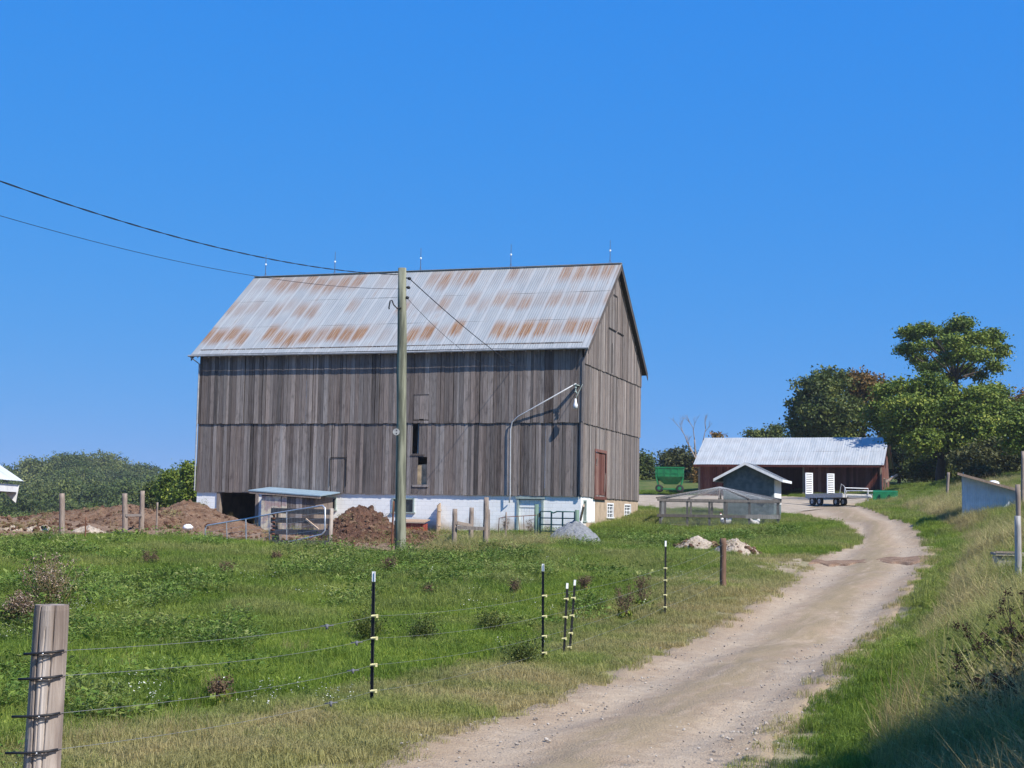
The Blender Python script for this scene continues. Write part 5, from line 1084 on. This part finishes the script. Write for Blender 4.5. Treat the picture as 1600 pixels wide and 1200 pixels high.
# leafless tree
def bare_tree():
    b = gy(1090, 138); root = empty('bare_tree', b, 0, 'leafless grey tree between the wagon and the red shed', 'bare tree'); pr = random.Random(5); mb = MB(); tw = MB()
    def grow(a, d, L, r, dep, mb_):
        e = a+d*L; pts = branch(mb_, a, e, r, r*.6, pr, .05, 4)
        if dep == 0: return
        for k in range(3 if dep > 1 else 2):
            nd = (d+Vector((pr.uniform(-.75, .75), pr.uniform(-.5, .5), pr.uniform(-.05, .5)))).normalized(); grow(pts[-1-(k % 2)], nd, L*pr.uniform(.55, .8), r*.55, dep-1, tw)
    for px, py in ((1063, 668), (1082, 662), (1104, 664), (1074, 690)):
        e = at(px, py, 138)-b; st = Vector((0, 0, 1.5)); mid = st.lerp(e, .62); branch(mb, st, mid, .10, .06, pr, .05)
        grow(mid, (e-mid).normalized(), (e-mid).length*.75, .05, 3, tw)
    mb.tube([(0, 0, -.3), (0, 0, 1.6)], [.16, .12], 8); mb.build('trunk', M_bareb, root, True); tw.build('twigs', M_bareb, root, True)
bare_tree()
G2 = 'trees below the left end of the barn'
ptree('broadleaf_tree', 'yellow-green tree touching the left corner of the barn', 296, 110, [(296, 735, 12, 12, 0), (300, 755, 14, 18, 0), (290, 775, 18, 14, 0), (312, 760, 16, 24, 0)], M_leafgreen, n=8000, size=.24, tr=.18, seed=31, group=G2)
ptree('broadleaf_tree', 'rounded dark green tree second from the barn corner', 273, 118, [(270, 748, 14, 13, 0), (262, 768, 18, 16, 0), (280, 770, 18, 18, 0)], M_leafgreen, n=8000, size=.24, tr=.18, seed=32, group=G2)
ptree('broadleaf_tree', 'lower dark green tree third from the barn corner', 245, 122, [(244, 764, 12, 11, 0), (238, 780, 18, 14, 0), (254, 785, 16, 14, 0)], M_leafdark, n=7000, size=.26, tr=.16, seed=33, group=G2)

# far wooded hill: one mass nobody could count
def inst_object(name, pts, meshes, scales, yaw, idx, dry=None, tilt=0, label=None, cat=None, mat_=None, seed=0):
    """points carrying mesh instances (geometry nodes); one 'stuff' object"""
    me = bpy.data.meshes.new(name); me.vertices.add(len(pts)); me.vertices.foreach_set('co', np.asarray(pts, np.float32).ravel())
    rg_ = np.random.default_rng(seed); n_ = len(pts)
    def at_(nm, ty, v, key='value'): a = me.attributes.new(nm, ty, 'POINT'); a.data.foreach_set(key, v)
    rot = np.c_[rg_.normal(0, 1, n_)*tilt, rg_.normal(0, 1, n_)*tilt, yaw].astype(np.float32)
    at_('rot', 'FLOAT_VECTOR', rot.ravel(), 'vector'); sc = np.asarray(scales, np.float32); sc = sc if sc.ndim == 2 else np.repeat(sc[:, None], 3, 1)
    at_('scl', 'FLOAT_VECTOR', sc.ravel().astype(np.float32), 'vector'); at_('which', 'INT', np.asarray(idx, np.int32)); at_('dryness', 'FLOAT', np.asarray(dry if dry is not None else np.zeros(n_), np.float32))
    o = bpy.data.objects.new(name, me); COL.objects.link(o)
    src = bpy.data.collections.new(name+'_sources')
    for i, m_ in enumerate(meshes): src.objects.link(m_)
    g = bpy.data.node_groups.new(name+'_nodes', 'GeometryNodeTree'); g.interface.new_socket('Geometry', in_out='INPUT', socket_type='NodeSocketGeometry'); g.interface.new_socket('Geometry', in_out='OUTPUT', socket_type='NodeSocketGeometry')
    gi = g.nodes.new('NodeGroupInput'); gout = g.nodes.new('NodeGroupOutput'); ip = g.nodes.new('GeometryNodeInstanceOnPoints'); ci = g.nodes.new('GeometryNodeCollectionInfo')
    ci.inputs['Collection'].default_value = src; ci.inputs['Separate Children'].default_value = True; ci.inputs['Reset Children'].default_value = True
    def na(nm, ty): q = g.nodes.new('GeometryNodeInputNamedAttribute'); q.data_type = ty; q.inputs['Name'].default_value = nm; return [s for s in q.outputs if s.enabled][0]
    l = g.links.new; l(gi.outputs[0], ip.inputs['Points']); l(ci.outputs[0], ip.inputs['Instance']); ip.inputs['Pick Instance'].default_value = True
    l(na('which', 'INT'), ip.inputs['Instance Index'])
    er = g.nodes.new('FunctionNodeEulerToRotation'); l(na('rot', 'FLOAT_VECTOR'), er.inputs[0]); l(er.outputs[0], ip.inputs['Rotation']); l(na('scl', 'FLOAT_VECTOR'), ip.inputs['Scale']); l(ip.outputs[0], gout.inputs[0])
    md = o.modifiers.new('scatter', 'NODES'); md.node_group = g
    return tag(o, label, cat, kind='stuff')
def src_obj(name, V, Fq, t, m): return npmesh(name, V, Fq, m, t, None, link=False)
M_forest = leaf_mat('forest_leaves', (.024, .042, .014), (.085, .125, .026), (.19, .22, .045), True, .25, .02, ((.10, .13, .04), (.24, .25, .08)))
def crown_src(i, n, conif=False):
    r_ = np.random.default_rng(100+i)
    if conif: bl = [(0, 0, 1+k*1.5, 2.3-k*.3, 2.3-k*.3, 1.0) for k in range(7)]
    else: bl = [(0, 0, 5, 3.3, 3.3, 4.2)]+[(r_.uniform(-2.4, 2.4), r_.uniform(-2.4, 2.4), r_.uniform(3.5, 8.5), r_.uniform(1.4, 2.4), r_.uniform(1.4, 2.4), r_.uniform(1.3, 2.2)) for _ in range(7)]
    V, Fq, t = leaves(r_, n, bl, .6, 8, .6); return src_obj('forest_crown_%d' % i, V, Fq, t*.5+i*.1, M_forest)
def forest():
    r_ = np.random.default_rng(9); X_ = r_.uniform(-330, 40, 30000); Y_ = r_.uniform(215, 560, 30000)
    px = X_/Y_*F_PX+800; keep = (px > -150) & (px < 420) & (r_.random(30000) < .30); X_, Y_ = X_[keep], Y_[keep]; Z_ = hgt(X_, Y_)
    keep = (Z_ > -20); X_, Y_, Z_ = X_[keep], Y_[keep], Z_[keep]
    n_ = len(X_); s = r_.uniform(.65, 1.25, n_)*np.where(Y_ < 260, .7, 1); w = r_.choice(6, n_, p=[.2, .2, .2, .15, .15, .1])
    inst_object('forest', np.c_[X_, Y_, Z_-.5], [crown_src(i, 2400, i == 5) for i in range(6)], np.c_[s, s, s*r_.uniform(.8, 1.2, n_)], r_.uniform(0, 6.28, n_), w, np.clip(r_.random(n_)**2*1.1, 0, .95), .03, 'mixed woodland covering the far hill on the left', 'forest', seed=3)
forest()

# off-frame tree that throws the shade at the bottom right
tree('broadleaf_tree', 'leafy tree beside the track just outside the right edge, shading the verge', Vector((9.4, 6.75, h1(9.4, 6.75))), [(0, 0, 6.0, 2.0, 2.0, 1.6), (-1.4, .3, 5.4, 1.4, 1.4, 1.2), (1.6, .8, 5.6, 1.8, 1.8, 1.6), (.9, 1.4, 5.6, 1.3, 1.3, 1.2), (-.4, -1.6, 5, 1.6, 1.6, 1.3)], M_leafgreen, n=42000, size=.14, tr=.16, seed=41)

# ------------------------------------------------------------------ grass and weeds
M_grass = leaf_mat('pasture_grass', (.06, .11, .014), (.17, .26, .032), (.33, .39, .06), True, .4, .45)
M_weed = leaf_mat('broad_weed_leaves', (.055, .115, .017), (.12, .20, .028), (.23, .30, .06), True, .3, .6)
M_straw = leaf_mat('dry_grass', (.20, .15, .06), (.34, .27, .12), (.50, .42, .22), False, .3, .5)
M_flower = simple('white_blossom', (.75, .75, .70), .7, .1); M_brownst = simple('brown_seed_heads', (.12, .078, .048), .9, .4, 9)
def blades(rg, n, rad, hmin, hmax, w, lean=.5, seg=2):
    r = rad*np.sqrt(rg.random(n)); a = rg.uniform(0, 6.283, n); bx, by = r*np.cos(a), r*np.sin(a); h = rg.uniform(hmin, hmax, n); zt = h*(1-.3*min(lean, 1.5)*rg.random(n)); d = rg.uniform(0, 6.283, n); ln = h*rg.random(n)*lean
    fa = d+np.pi/2+rg.normal(0, .5, n); ww = w*rg.uniform(.6, 1.3, n); wx, wy = np.cos(fa)*ww/2, np.sin(fa)*ww/2; dx, dy = np.cos(d)*ln, np.sin(d)*ln; z0 = -.03*np.ones(n)
    L = [np.c_[bx-wx, by-wy, z0], np.c_[bx+wx, by+wy, z0], np.c_[bx+dx*.35+wx*.8, by+dy*.35+wy*.8, h*.6], np.c_[bx+dx*.35-wx*.8, by+dy*.35-wy*.8, h*.6], np.c_[bx+dx+wx*.12, by+dy+wy*.12, zt], np.c_[bx+dx-wx*.12, by+dy-wy*.12, zt]]
    V = np.stack(L, 1).reshape(-1, 3); b = np.arange(n)*6; Fq = np.concatenate([np.c_[b, b+1, b+2, b+3], np.c_[b+3, b+2, b+4, b+5]]); t = rg.random(n); return V, Fq, np.r_[t, t]
def broad(rg, n, rad, size, h):
    r = rad*np.sqrt(rg.random(n)); a = rg.uniform(0, 6.283, n); c = np.c_[r*np.cos(a), r*np.sin(a), rg.uniform(.02, h, n)]; d = a+rg.normal(0, .7, n); s = size*rg.uniform(.5, 1.2, n); el = rg.uniform(-.1, .8, n)
    u = np.c_[np.cos(d)*np.cos(el), np.sin(d)*np.cos(el), np.sin(el)]; v = np.c_[-np.sin(d), np.cos(d), rg.normal(0, .3, n)]; w = (s*rg.uniform(.28, .5, n))[:, None]; s = s[:, None]
    V = np.stack([c, c+u*s*.5-v*w*.5, c+u*s-np.c_[0*r, 0*r, s*.15], c+u*s*.5+v*w*.5], 1).reshape(-1, 3); return V, np.arange(len(V)).reshape(-1, 4), rg.random(n)
def joinsets(L):
    V, Fq, t = [], [], []; o = 0
    for v, f, k in L: V.append(v); Fq.append(f+o); t.append(k); o += len(v)
    return np.concatenate(V), np.concatenate(Fq), np.concatenate(t)
def gsrc(name, m, i, *sets): V, Fq, t = joinsets(sets); return src_obj(name, V, Fq, t, m)
rq = np.random.default_rng(77)
def bloom0(rg, n, rad, h):
    V, Fq, t = broad(rg, n, rad, .018, h); V[:, 2] += h*.5; return V, Fq, t
lush = [gsrc('tuft_a', M_grass, 0, blades(rq, 275, .26, .04, .11, 0.0054, .9)), gsrc('tuft_b', M_grass, 0, blades(rq, 246, .26, .05, .15, 0.0060, .8)), gsrc('tuft_c', M_grass, 0, blades(rq, 174, .24, .04, .12, 0.0054, .9), broad(rq, 70, .24, .04, .08)),
  gsrc('tuft_d', M_grass, 0, broad(rq, 220, .26, .036, .09), blades(rq, 58, .25, .06, .17, 0.0048, .6)), gsrc('tuft_e', M_grass, 0, blades(rq, 217, .2, .07, .22, 0.0048, .9))]
mown = [gsrc('verge_a', M_grass, 0, blades(rq, 290, .25, .02, .07, 0.0048, 1.4)), gsrc('verge_b', M_grass, 0, blades(rq, 246, .25, .03, .10, 0.0048, 1.4)), gsrc('verge_c', M_grass, 0, blades(rq, 217, .22, .02, .06, 0.0060, 1.6))]
tall = [gsrc('tall_a', M_grass, 0, blades(rq, 230, .24, .08, .26, .0045, 1.1), broad(rq, 90, .24, .028, .16)), gsrc('tall_b', M_grass, 0, blades(rq, 200, .25, .08, .34, .0042, 1.2), bloom0(rq, 120, .25, .2)), gsrc('tall_c', M_grass, 0, blades(rq, 180, .24, .06, .22, .005, 1.3), broad(rq, 130, .24, .035, .14))]
weedm = [gsrc('weed_a', M_weed, 0, broad(rq, 60, .28, .11, .12)), gsrc('weed_b', M_weed, 0, broad(rq, 110, .3, .07, .2)), gsrc('weed_c', M_weed, 0, broad(rq, 130, .25, .06, .28), blades(rq, 43, .2, .1, .32, 0.0036, .5))]
def bloom(rg, n, rad, h):
    V, Fq, t = broad(rg, n, rad, .03, h); V[:, 2] += h*.6; return V, Fq, t
flow = [gsrc('bloom_a', M_flower, 0, bloom(rq, 22, .25, .14)), gsrc('bloom_b', M_flower, 0, bloom(rq, 9, .2, .2))]
stem = [gsrc('stalk_a', M_straw, 0, blades(rq, 20, .12, .3, .62, 0.0042, .5)), gsrc('stalk_b', M_straw, 0, blades(rq, 37, .2, .15, .42, 0.0042, .9))]
def vn(x, y, s, seed):       # smooth value noise 0..1
    g = np.random.default_rng(seed).random((64, 64)); X_ = x/s+1000; Y_ = y/s+1000; i = np.floor(X_).astype(int); j = np.floor(Y_).astype(int); f = X_-i; h = Y_-j; f = f*f*(3-2*f); h = h*h*(3-2*h)
    q = lambda a, b: g[a % 64, b % 64]; return (q(i, j)*(1-f)+q(i+1, j)*f)*(1-h)+(q(i, j+1)*(1-f)+q(i+1, j+1)*f)*h
def field_points(n, y0, y1, power, seed, margin=1.5):
    r_ = np.random.default_rng(seed); u = r_.random(n); p = 2-power
    y = ((y0**p)+u*(y1**p-y0**p))**(1/p) if abs(p) > 1e-6 else y0*(y1/y0)**u
    half = y*(800/F_PX)*1.16+margin+2; x = r_.uniform(-1, 1, n)*half+y*0.0; return x, y
BARNP = [BO+right*(-.3)+back*(-.1), BO+right*(W_+.1)+back*(-.1), BO+right*(W_+.1)+back*D_, BO+right*(-.3)+back*D_]
SHP = [(p.x, p.y) for p in BARNP]
def pm(o, pts): return [((Matrix.Rotation(o.rotation_euler.z, 3, 'Z')@Vector((a, b, 0))+Vector(o.location)).x, (Matrix.Rotation(o.rotation_euler.z, 3, 'Z')@Vector((a, b, 0))+Vector(o.location)).y) for a, b in pts]
blocked = [SHP, pm(shed, [(-.2, -.3), (SL+.2, -.3), (SL+.2, SDp), (-.2, SDp)]), pm(coop, [(0, 0), (CL, 0), (CL, 2.6), (0, 2.6)]), pm(ks, [(0, 0), (KL, 0), (KL, 1.8), (0, 1.8)]), pm(cb_, [(-.6, -1.9), (.9, -1.9), (.8, .5), (-.5, .5)])]
gpile = hp_(897, 59.5); spile = [hp_(1090, 50), hp_(1150, 48), hp_(505, 37)]
def ok_mask(x, y, edge=.0):
    inr = inpoly(x, y, road_poly); dr = np.minimum(segdist(x, y, Lw[::4]), segdist(x, y, Rw[::4])); sd = np.where(inr, -dr, dr)
    bad = sd < -edge
    for pl in (yard_poly, dirt_poly): bad |= inpoly(x, y, pl) & (segdist(x, y, np.r_[pl, pl[:1]]) > .35)
    bad |= inpoly(x, y, side_poly) & (np.random.default_rng(2).random(len(x)) < .72)
    for pl in blocked: bad |= inpoly(x, y, pl)
    bad |= np.hypot((x-gpile[0])/1.4, (y-gpile[1]+.5)/1.8) < .95
    bad |= np.hypot((x-spile[0][0])/1.15, (y-spile[0][1])/.8) < .8; bad |= np.hypot((x-spile[1][0])/1.0, (y-spile[1][1])/.9) < .85; bad |= np.hypot((x-spile[2][0])/.26, (y-spile[2][1])/.2) < 1
    return ~bad, sd, dr
rside = lambda x, y: x > np.interp(y, Rw[:200, 1], Rw[:200, 0])    # right of the track
def cover():
    x, y = field_points(106000, 8.5, 125, 1.35, 51, 2.0); ok, sd, dr = ok_mask(x, y, .18); ok &= ~((sd < .3) & (x > np.interp(y, Rw[:200, 1], Rw[:200, 0])-1.2) & (y < 60) & (np.random.default_rng(3).random(len(x)) < .5)); x, y, sd, dr = x[ok], y[ok], sd[ok], dr[ok]
    r_ = np.random.default_rng(5); rs = rside(x, y) & (y < 90)
    n1 = vn(x, y, 3.5, 1); n2 = vn(x, y, 1.2, 2); n3 = vn(x, y, .5, 3)
    vw = 2.0+1.5*n1
    verge = ((sd < vw) & (y < 48)) & ~(rs & (sd > .55)); thin = verge & (sd < .5) & (r_.random(len(x)) < .5); keep = ~thin; x, y, sd, rs, n1, n2, n3, verge = [q[keep] for q in (x, y, sd, rs, n1, n2, n3, verge)]
    r_ = np.random.default_rng(6); k = len(x)
    dry = np.clip(.10+.5*(n2-.55)+.35*(n1-.6), 0, .8)
    dry = np.where(verge, np.clip(.80-.22*sd+.9*(n2-.5)+.5*(n3-.5), .05, .97), dry)
    nearbarn = inpoly(x, y, [(q[0], q[1]) for q in (gp(650, 872), gp(780, 872), gp(925, 852), gy(905, 63), gy(760, 64), gy(700, 50))])
    tallm = (rs & (sd > .9) & ((n1 > .38) | (y > 22))) | (nearbarn & (n3 > .3))
    dry = np.where(tallm, np.clip(.44+1.5*(n2-.48)+.6*(n1-.5)+.5*(n3-.5), 0, .97), dry)
    dry = np.where(rs & ~tallm, np.clip(.12+.6*(n2-.5), 0, .8), dry)
    far = y > 36; dry = np.where(far & ~rs, np.clip(dry+.22*(n1-.3), 0, .8), dry)
    which = r_.choice(5, k, p=[.3, .25, .2, .15, .1]); sc = r_.uniform(.75, 1.25, k)*np.clip(.9+.010*y, 1, 1.6)
    for nm, msk, srcs, lab in (('grass', ~verge & ~tallm, lush, 'lush green pasture grass and clover covering the field'), ('verge_grass', verge & ~tallm, mown, 'short dry mown grass along the track edges'), ('tall_grass', tallm, tall, 'tall mixed green and straw grass on the right-hand bank')):
        X_, Y_ = x[msk], y[msk]; w = which[msk] % len(srcs); s = sc[msk].copy(); s = np.where((Y_ > 40) & (nm == 'tall_grass'), s*.62, s)
        if nm == 'tall_grass': s *= 1.75*np.clip(.45+.5*n1[msk]+.5*n2[msk], .5, 1.3)*np.clip((sd[msk])/2.2, .35, 1)
        if nm == 'grass': s *= .75+.5*n2[msk]
        inst_object(nm, np.c_[X_, Y_, hgt(X_, Y_)], srcs, s, r_.uniform(0, 6.28, len(X_)), w, dry[msk], .3 if nm == 'tall_grass' else .14, lab, 'grass', seed=8)
    # weeds, blossoms, straw stalks
    x, y = field_points(22000, 9, 70, 1.1, 61); ok, sd, dr = ok_mask(x, y); m = ok & (sd > 2.2) & (vn(x, y, 2.4, 12)*.7+vn(x, y, .8, 13)*.4 > .68); x, y = x[m], y[m]; k = len(x)
    inst_object('low_weeds', np.c_[x, y, hgt(x, y)], weedm, r_.uniform(.6, 1.4, k)*np.clip(.8+y*.012, .9, 1.5), r_.uniform(0, 6.28, k), r_.choice(3, k), np.clip(r_.normal(.05, .15, k), 0, .7), .15, 'broad-leaved low weeds scattered through the pasture', 'weeds', seed=9)
    x, y = field_points(2200, 9, 45, 1.2, 62); ok, sd, dr = ok_mask(x, y); m = ok & (sd > 1.5) & (vn(x, y, 2, 14) > .66); x, y = x[m], y[m]; k = len(x)
    inst_object('white_clover', np.c_[x, y, hgt(x, y)], flow, r_.uniform(.6, 1.2, k), r_.uniform(0, 6.28, k), r_.choice(2, k), None, .1, 'tiny white blossoms dotted over the pasture', 'blossoms', seed=10)
    x, y = field_points(20000, 9, 80, 1.3, 63); ok, sd, dr = ok_mask(x, y); rs = rside(x, y); m = ok & (sd > .5) & np.where(rs, (vn(x, y, 1.6, 15) > .42) & (sd > .9), (vn(x, y, 1.6, 16) > .8)); x, y = x[m], y[m]; k = len(x)
    inst_object('straw_stalks', np.c_[x, y, hgt(x, y)], stem, r_.uniform(.5, 1.1, k)*np.where(rside(x, y), 1.35, .6), r_.uniform(0, 6.28, k), r_.choice(2, k), None, .2, 'dry straw coloured grass stalks', 'dry grass', seed=11)
cover()
# stones and straw litter on the track
def pebbles():
    r_ = np.random.default_rng(71); x, y = field_points(22000, 9, 70, 1.5, 72); m = inpoly(x, y, road_poly); x, y = x[m], y[m]; k = len(x); ps = []
    for i in range(3):
        mb = MB(); mb.ball((0, 0, 0), 1, 7, 5, (1, .8, .6)); g = random.Random(i); V = np.array([[c*(1+g.uniform(-.25, .25)) for c in v] for v in mb.v])
        me = bpy.data.meshes.new('pebble_shape_%d' % i); me.from_pydata(V.tolist(), [], mb.f); me.materials.append(simple('pebble_%d' % i, [(.33, .29, .24), (.23, .20, .17), (.40, .36, .31)][i], .9)); ps.append(bpy.data.objects.new('pebble_shape_%d' % i, me))
    s = np.abs(r_.normal(.005, .007, k))+.003
    inst_object('pebbles', np.c_[x, y, hgt(x, y)+.035], ps, s, r_.uniform(0, 6.28, k), r_.choice(3, k), None, .3, 'loose stones scattered over the gravel track', 'pebbles', seed=12)
pebbles()

def clods():
    r_ = np.random.default_rng(91); pts = []; 
    for cat, V in HEAPS:
        if 'manure' in cat or 'earth' in cat or 'sand' in cat: k = min(len(V), 420 if 'manure' in cat else 260 if 'earth' in cat else 60); pts.append(V[r_.integers(0, len(V), k)])
    P_ = np.concatenate(pts); x = r_.uniform(-28, 2, 2600); y = r_.uniform(46, 72, 2600); m = inpoly(x, y, dirt_poly); P_ = np.r_[P_, np.c_[x[m], y[m], hgt(x[m], y[m])+.05]]; k = len(P_); ps = []
    for i in range(2):
        mb = MB(); mb.ball((0, 0, 0), 1, 8, 6, (1, .85, .7)); g = random.Random(i+5); me = bpy.data.meshes.new('clod_shape_%d' % i); me.from_pydata([tuple(c*(1+g.uniform(-.3, .3)) for c in v) for v in mb.v], [], mb.f); me.materials.append([M_earth, M_man][i]); ps.append(bpy.data.objects.new('clod_shape_%d' % i, me))
    inst_object('clods', P_, ps, np.abs(r_.normal(.03, .045, k))+.02, r_.uniform(0, 6.28, k), r_.choice(2, k), None, .4, 'earth clods lying on the heaps and the bare yard', 'clods', seed=13)
    sel = r_.choice(k, 260); Q = P_[sel]; inst_object('yard_weeds', Q-np.array([0, 0, .03]), weedm[1:]+stem, r_.uniform(.5, 1.2, 260), r_.uniform(0, 6.28, 260), r_.choice(4, 260), r_.uniform(0, .7, 260), .2, 'sparse weeds sprouting on the bare yard and heaps', 'weeds', seed=14)
clods()
# individual weeds that stand out
def weed(name, label, P0, h, w, kind, seed, cat='weed', group=None):
    r_ = np.random.default_rng(seed); pr = random.Random(seed); root = empty(name, P0, 0, label, cat, group); mb = MB(); heads = []
    ns = {'thistle': 26, 'stalk': 7, 'bush': 18, 'umbel': 9}[kind]
    for i in range(ns):
        a = pr.uniform(0, 6.28); rr = pr.random()**.6*w/2; top = Vector((math.cos(a)*rr, math.sin(a)*rr, h*pr.uniform(.55, 1))); base = Vector((math.cos(a)*rr*.15, math.sin(a)*rr*.15, 0)); pts = branch(mb, base, top, .006+.004*h, .0025, pr, .06, 5); heads.append(top)
        for k in range(3 if kind != 'bush' else 6):
            p = pts[2+k % 4]; e = p+Vector((pr.uniform(-1, 1), pr.uniform(-1, 1), pr.uniform(.4, 1.4)))*w*.22; mb.tube([p, e], .0025, 4); heads.append(e)
    m_st = {'thistle': M_straw, 'stalk': M_brownst, 'bush': M_leafdark, 'umbel': M_dark}[kind]
    mb.build('stems', m_st, root)
    hd_ = np.array([tuple(p) for p in heads])
    def sprays(n, size, spread, m, nm, zs=1.):
        i = r_.integers(0, len(hd_), n); c = hd_[i]*np.array([1, 1, zs])+r_.normal(0, spread, (n, 3)); nn = r_.normal(size=(n, 3)); a = np.cross(nn, r_.normal(size=(n, 3))); a /= np.linalg.norm(a, axis=1)[:, None]; b = np.cross(nn/np.linalg.norm(nn, axis=1)[:, None], a); s = size*r_.uniform(.5, 1.3, n)[:, None]
        c[:, 2] = np.maximum(c[:, 2], .02); V = np.stack([c-a*s, c-b*s*.5, c+a*s, c+b*s*.5], 1).reshape(-1, 3); npmesh(nm, V, np.arange(len(V)).reshape(-1, 4), m, r_.random(n), root)
    if kind == 'thistle': sprays(1500, .02, .06, M_brownst, 'seed_heads'); sprays(900, .017, .05, simple('pale_fluff', (.40, .31, .25), .9) if 'pale_fluff' not in bpy.data.materials else bpy.data.materials['pale_fluff'], 'fluff'); sprays(1200, .03, .1, M_leafolive, 'leaves', .45)
    elif kind == 'stalk': sprays(900, .016, .035, M_brownst, 'seed_heads'); sprays(120, .05, .06, M_leafgreen, 'leaves', .15)
    elif kind == 'bush': sprays(1900, .018, .09, M_leafdark, 'leaves', .8)
    else: sprays(2200, .013, .022, simple('dark_umbels', (.05, .03, .02), .95) if 'dark_umbels' not in bpy.data.materials else bpy.data.materials['dark_umbels'], 'flower_heads'); sprays(1500, .03, .09, M_leafdark, 'leaves', .6)
    return root
def wd_(px, py, hpx, wpx, name, kind, label, seed, cat='weed', group=None):
    p = gp(px, py); k = mpp(p.y); return weed(name, label, p, hpx*k, wpx*k, kind, seed, cat, group)
wd_(78, 962, 90, 85, 'thistle', 'thistle', 'large brown gone-to-seed thistle clump behind the foreground post', 1, 'thistle')
wd_(30, 985, 55, 45, 'thistle', 'thistle', 'smaller brown thistle at the left edge beside the large clump', 2, 'thistle')
wd_(575, 1008, 48, 62, 'bush', 'bush', 'dark grey-green low bush just behind the nearest T-post', 3, 'bush'); wd_(655, 1011, 38, 52, 'bush', 'bush', 'dark low bush right of the nearest T-post, the rounder of the pair', 4, 'bush')
wd_(768, 993, 34, 40, 'bush', 'bush', 'small brown-green bush between the nearest T-post and the next', 5, 'bush'); wd_(813, 1046, 36, 50, 'bush', 'bush', 'dark weedy bush at the foot of the T-post left of the pair', 6, 'bush')
for i, (px, py, h, w, lb) in enumerate([(806, 934, 28, 14, 'brown dock stalk above the middle pasture, left of the T-posts'), (908, 930, 26, 30, 'brown dock stalks just above the right T-post of the pair'), (972, 970, 58, 30, 'tall brown dock clump between the T-post pair and the farthest one'), (1004, 950, 50, 22, 'brown dock clump immediately left of the farthest T-post'), (232, 888, 26, 28, 'small brown weed in the upper left pasture'), (355, 905, 24, 22, 'brown weed in leafy patch of the left pasture'), (610, 898, 34, 26, 'reddish weed at the foot of the utility pole, left side'), (790, 835, 26, 12, 'reddish weed in front of the white wall by the conduit'), (829, 842, 30, 14, 'reddish weed in front of the white door'), (345, 1105, 40, 24, 'dry stalk weed in the lower left pasture, nearer the track'), (432, 880, 16, 16, 'tiny brown weed in the pasture under the board fence'), (668, 936, 16, 26, 'rusty dock plant in the pasture below the utility pole')]):
    wd_(px, py, h, w, 'dock_weed', 'stalk', lb, 20+i)
wd_(1588, 1110, 190, 150, 'umbel_plant', 'umbel', 'dark umbel-headed plant leaning in at the right edge in the shade', 40, 'plant'); wd_(1575, 1165, 150, 170, 'umbel_plant', 'umbel', 'dark leafy plant in the lower right corner below the umbels', 41, 'plant'); wd_(1640, 1130, 190, 120, 'umbel_plant', 'umbel', 'tall dark umbel plant mostly beyond the right edge', 42, 'plant')

# thin air between here and the wooded hill
hz = MB(); hz.b2(-2700, 2700, -640, 4300, -40, 62, 0); ho = hz.build('haze', M_dark); ho.data.materials.clear(); hm = bpy.data.materials.new('thin_haze'); hm.use_nodes = True; hn = hm.node_tree; hn.nodes.clear()
hv_ = hn.nodes.new('ShaderNodeVolumePrincipled'); hv_.inputs['Density'].default_value = .00020; hv_.inputs['Color'].default_value = (.85, .91, 1, 1); hv_.inputs['Anisotropy'].default_value = .1
hn.links.new(hv_.outputs[0], hn.nodes.new('ShaderNodeOutputMaterial').inputs['Volume']); ho.data.materials.append(hm); tag(ho, kind='stuff')
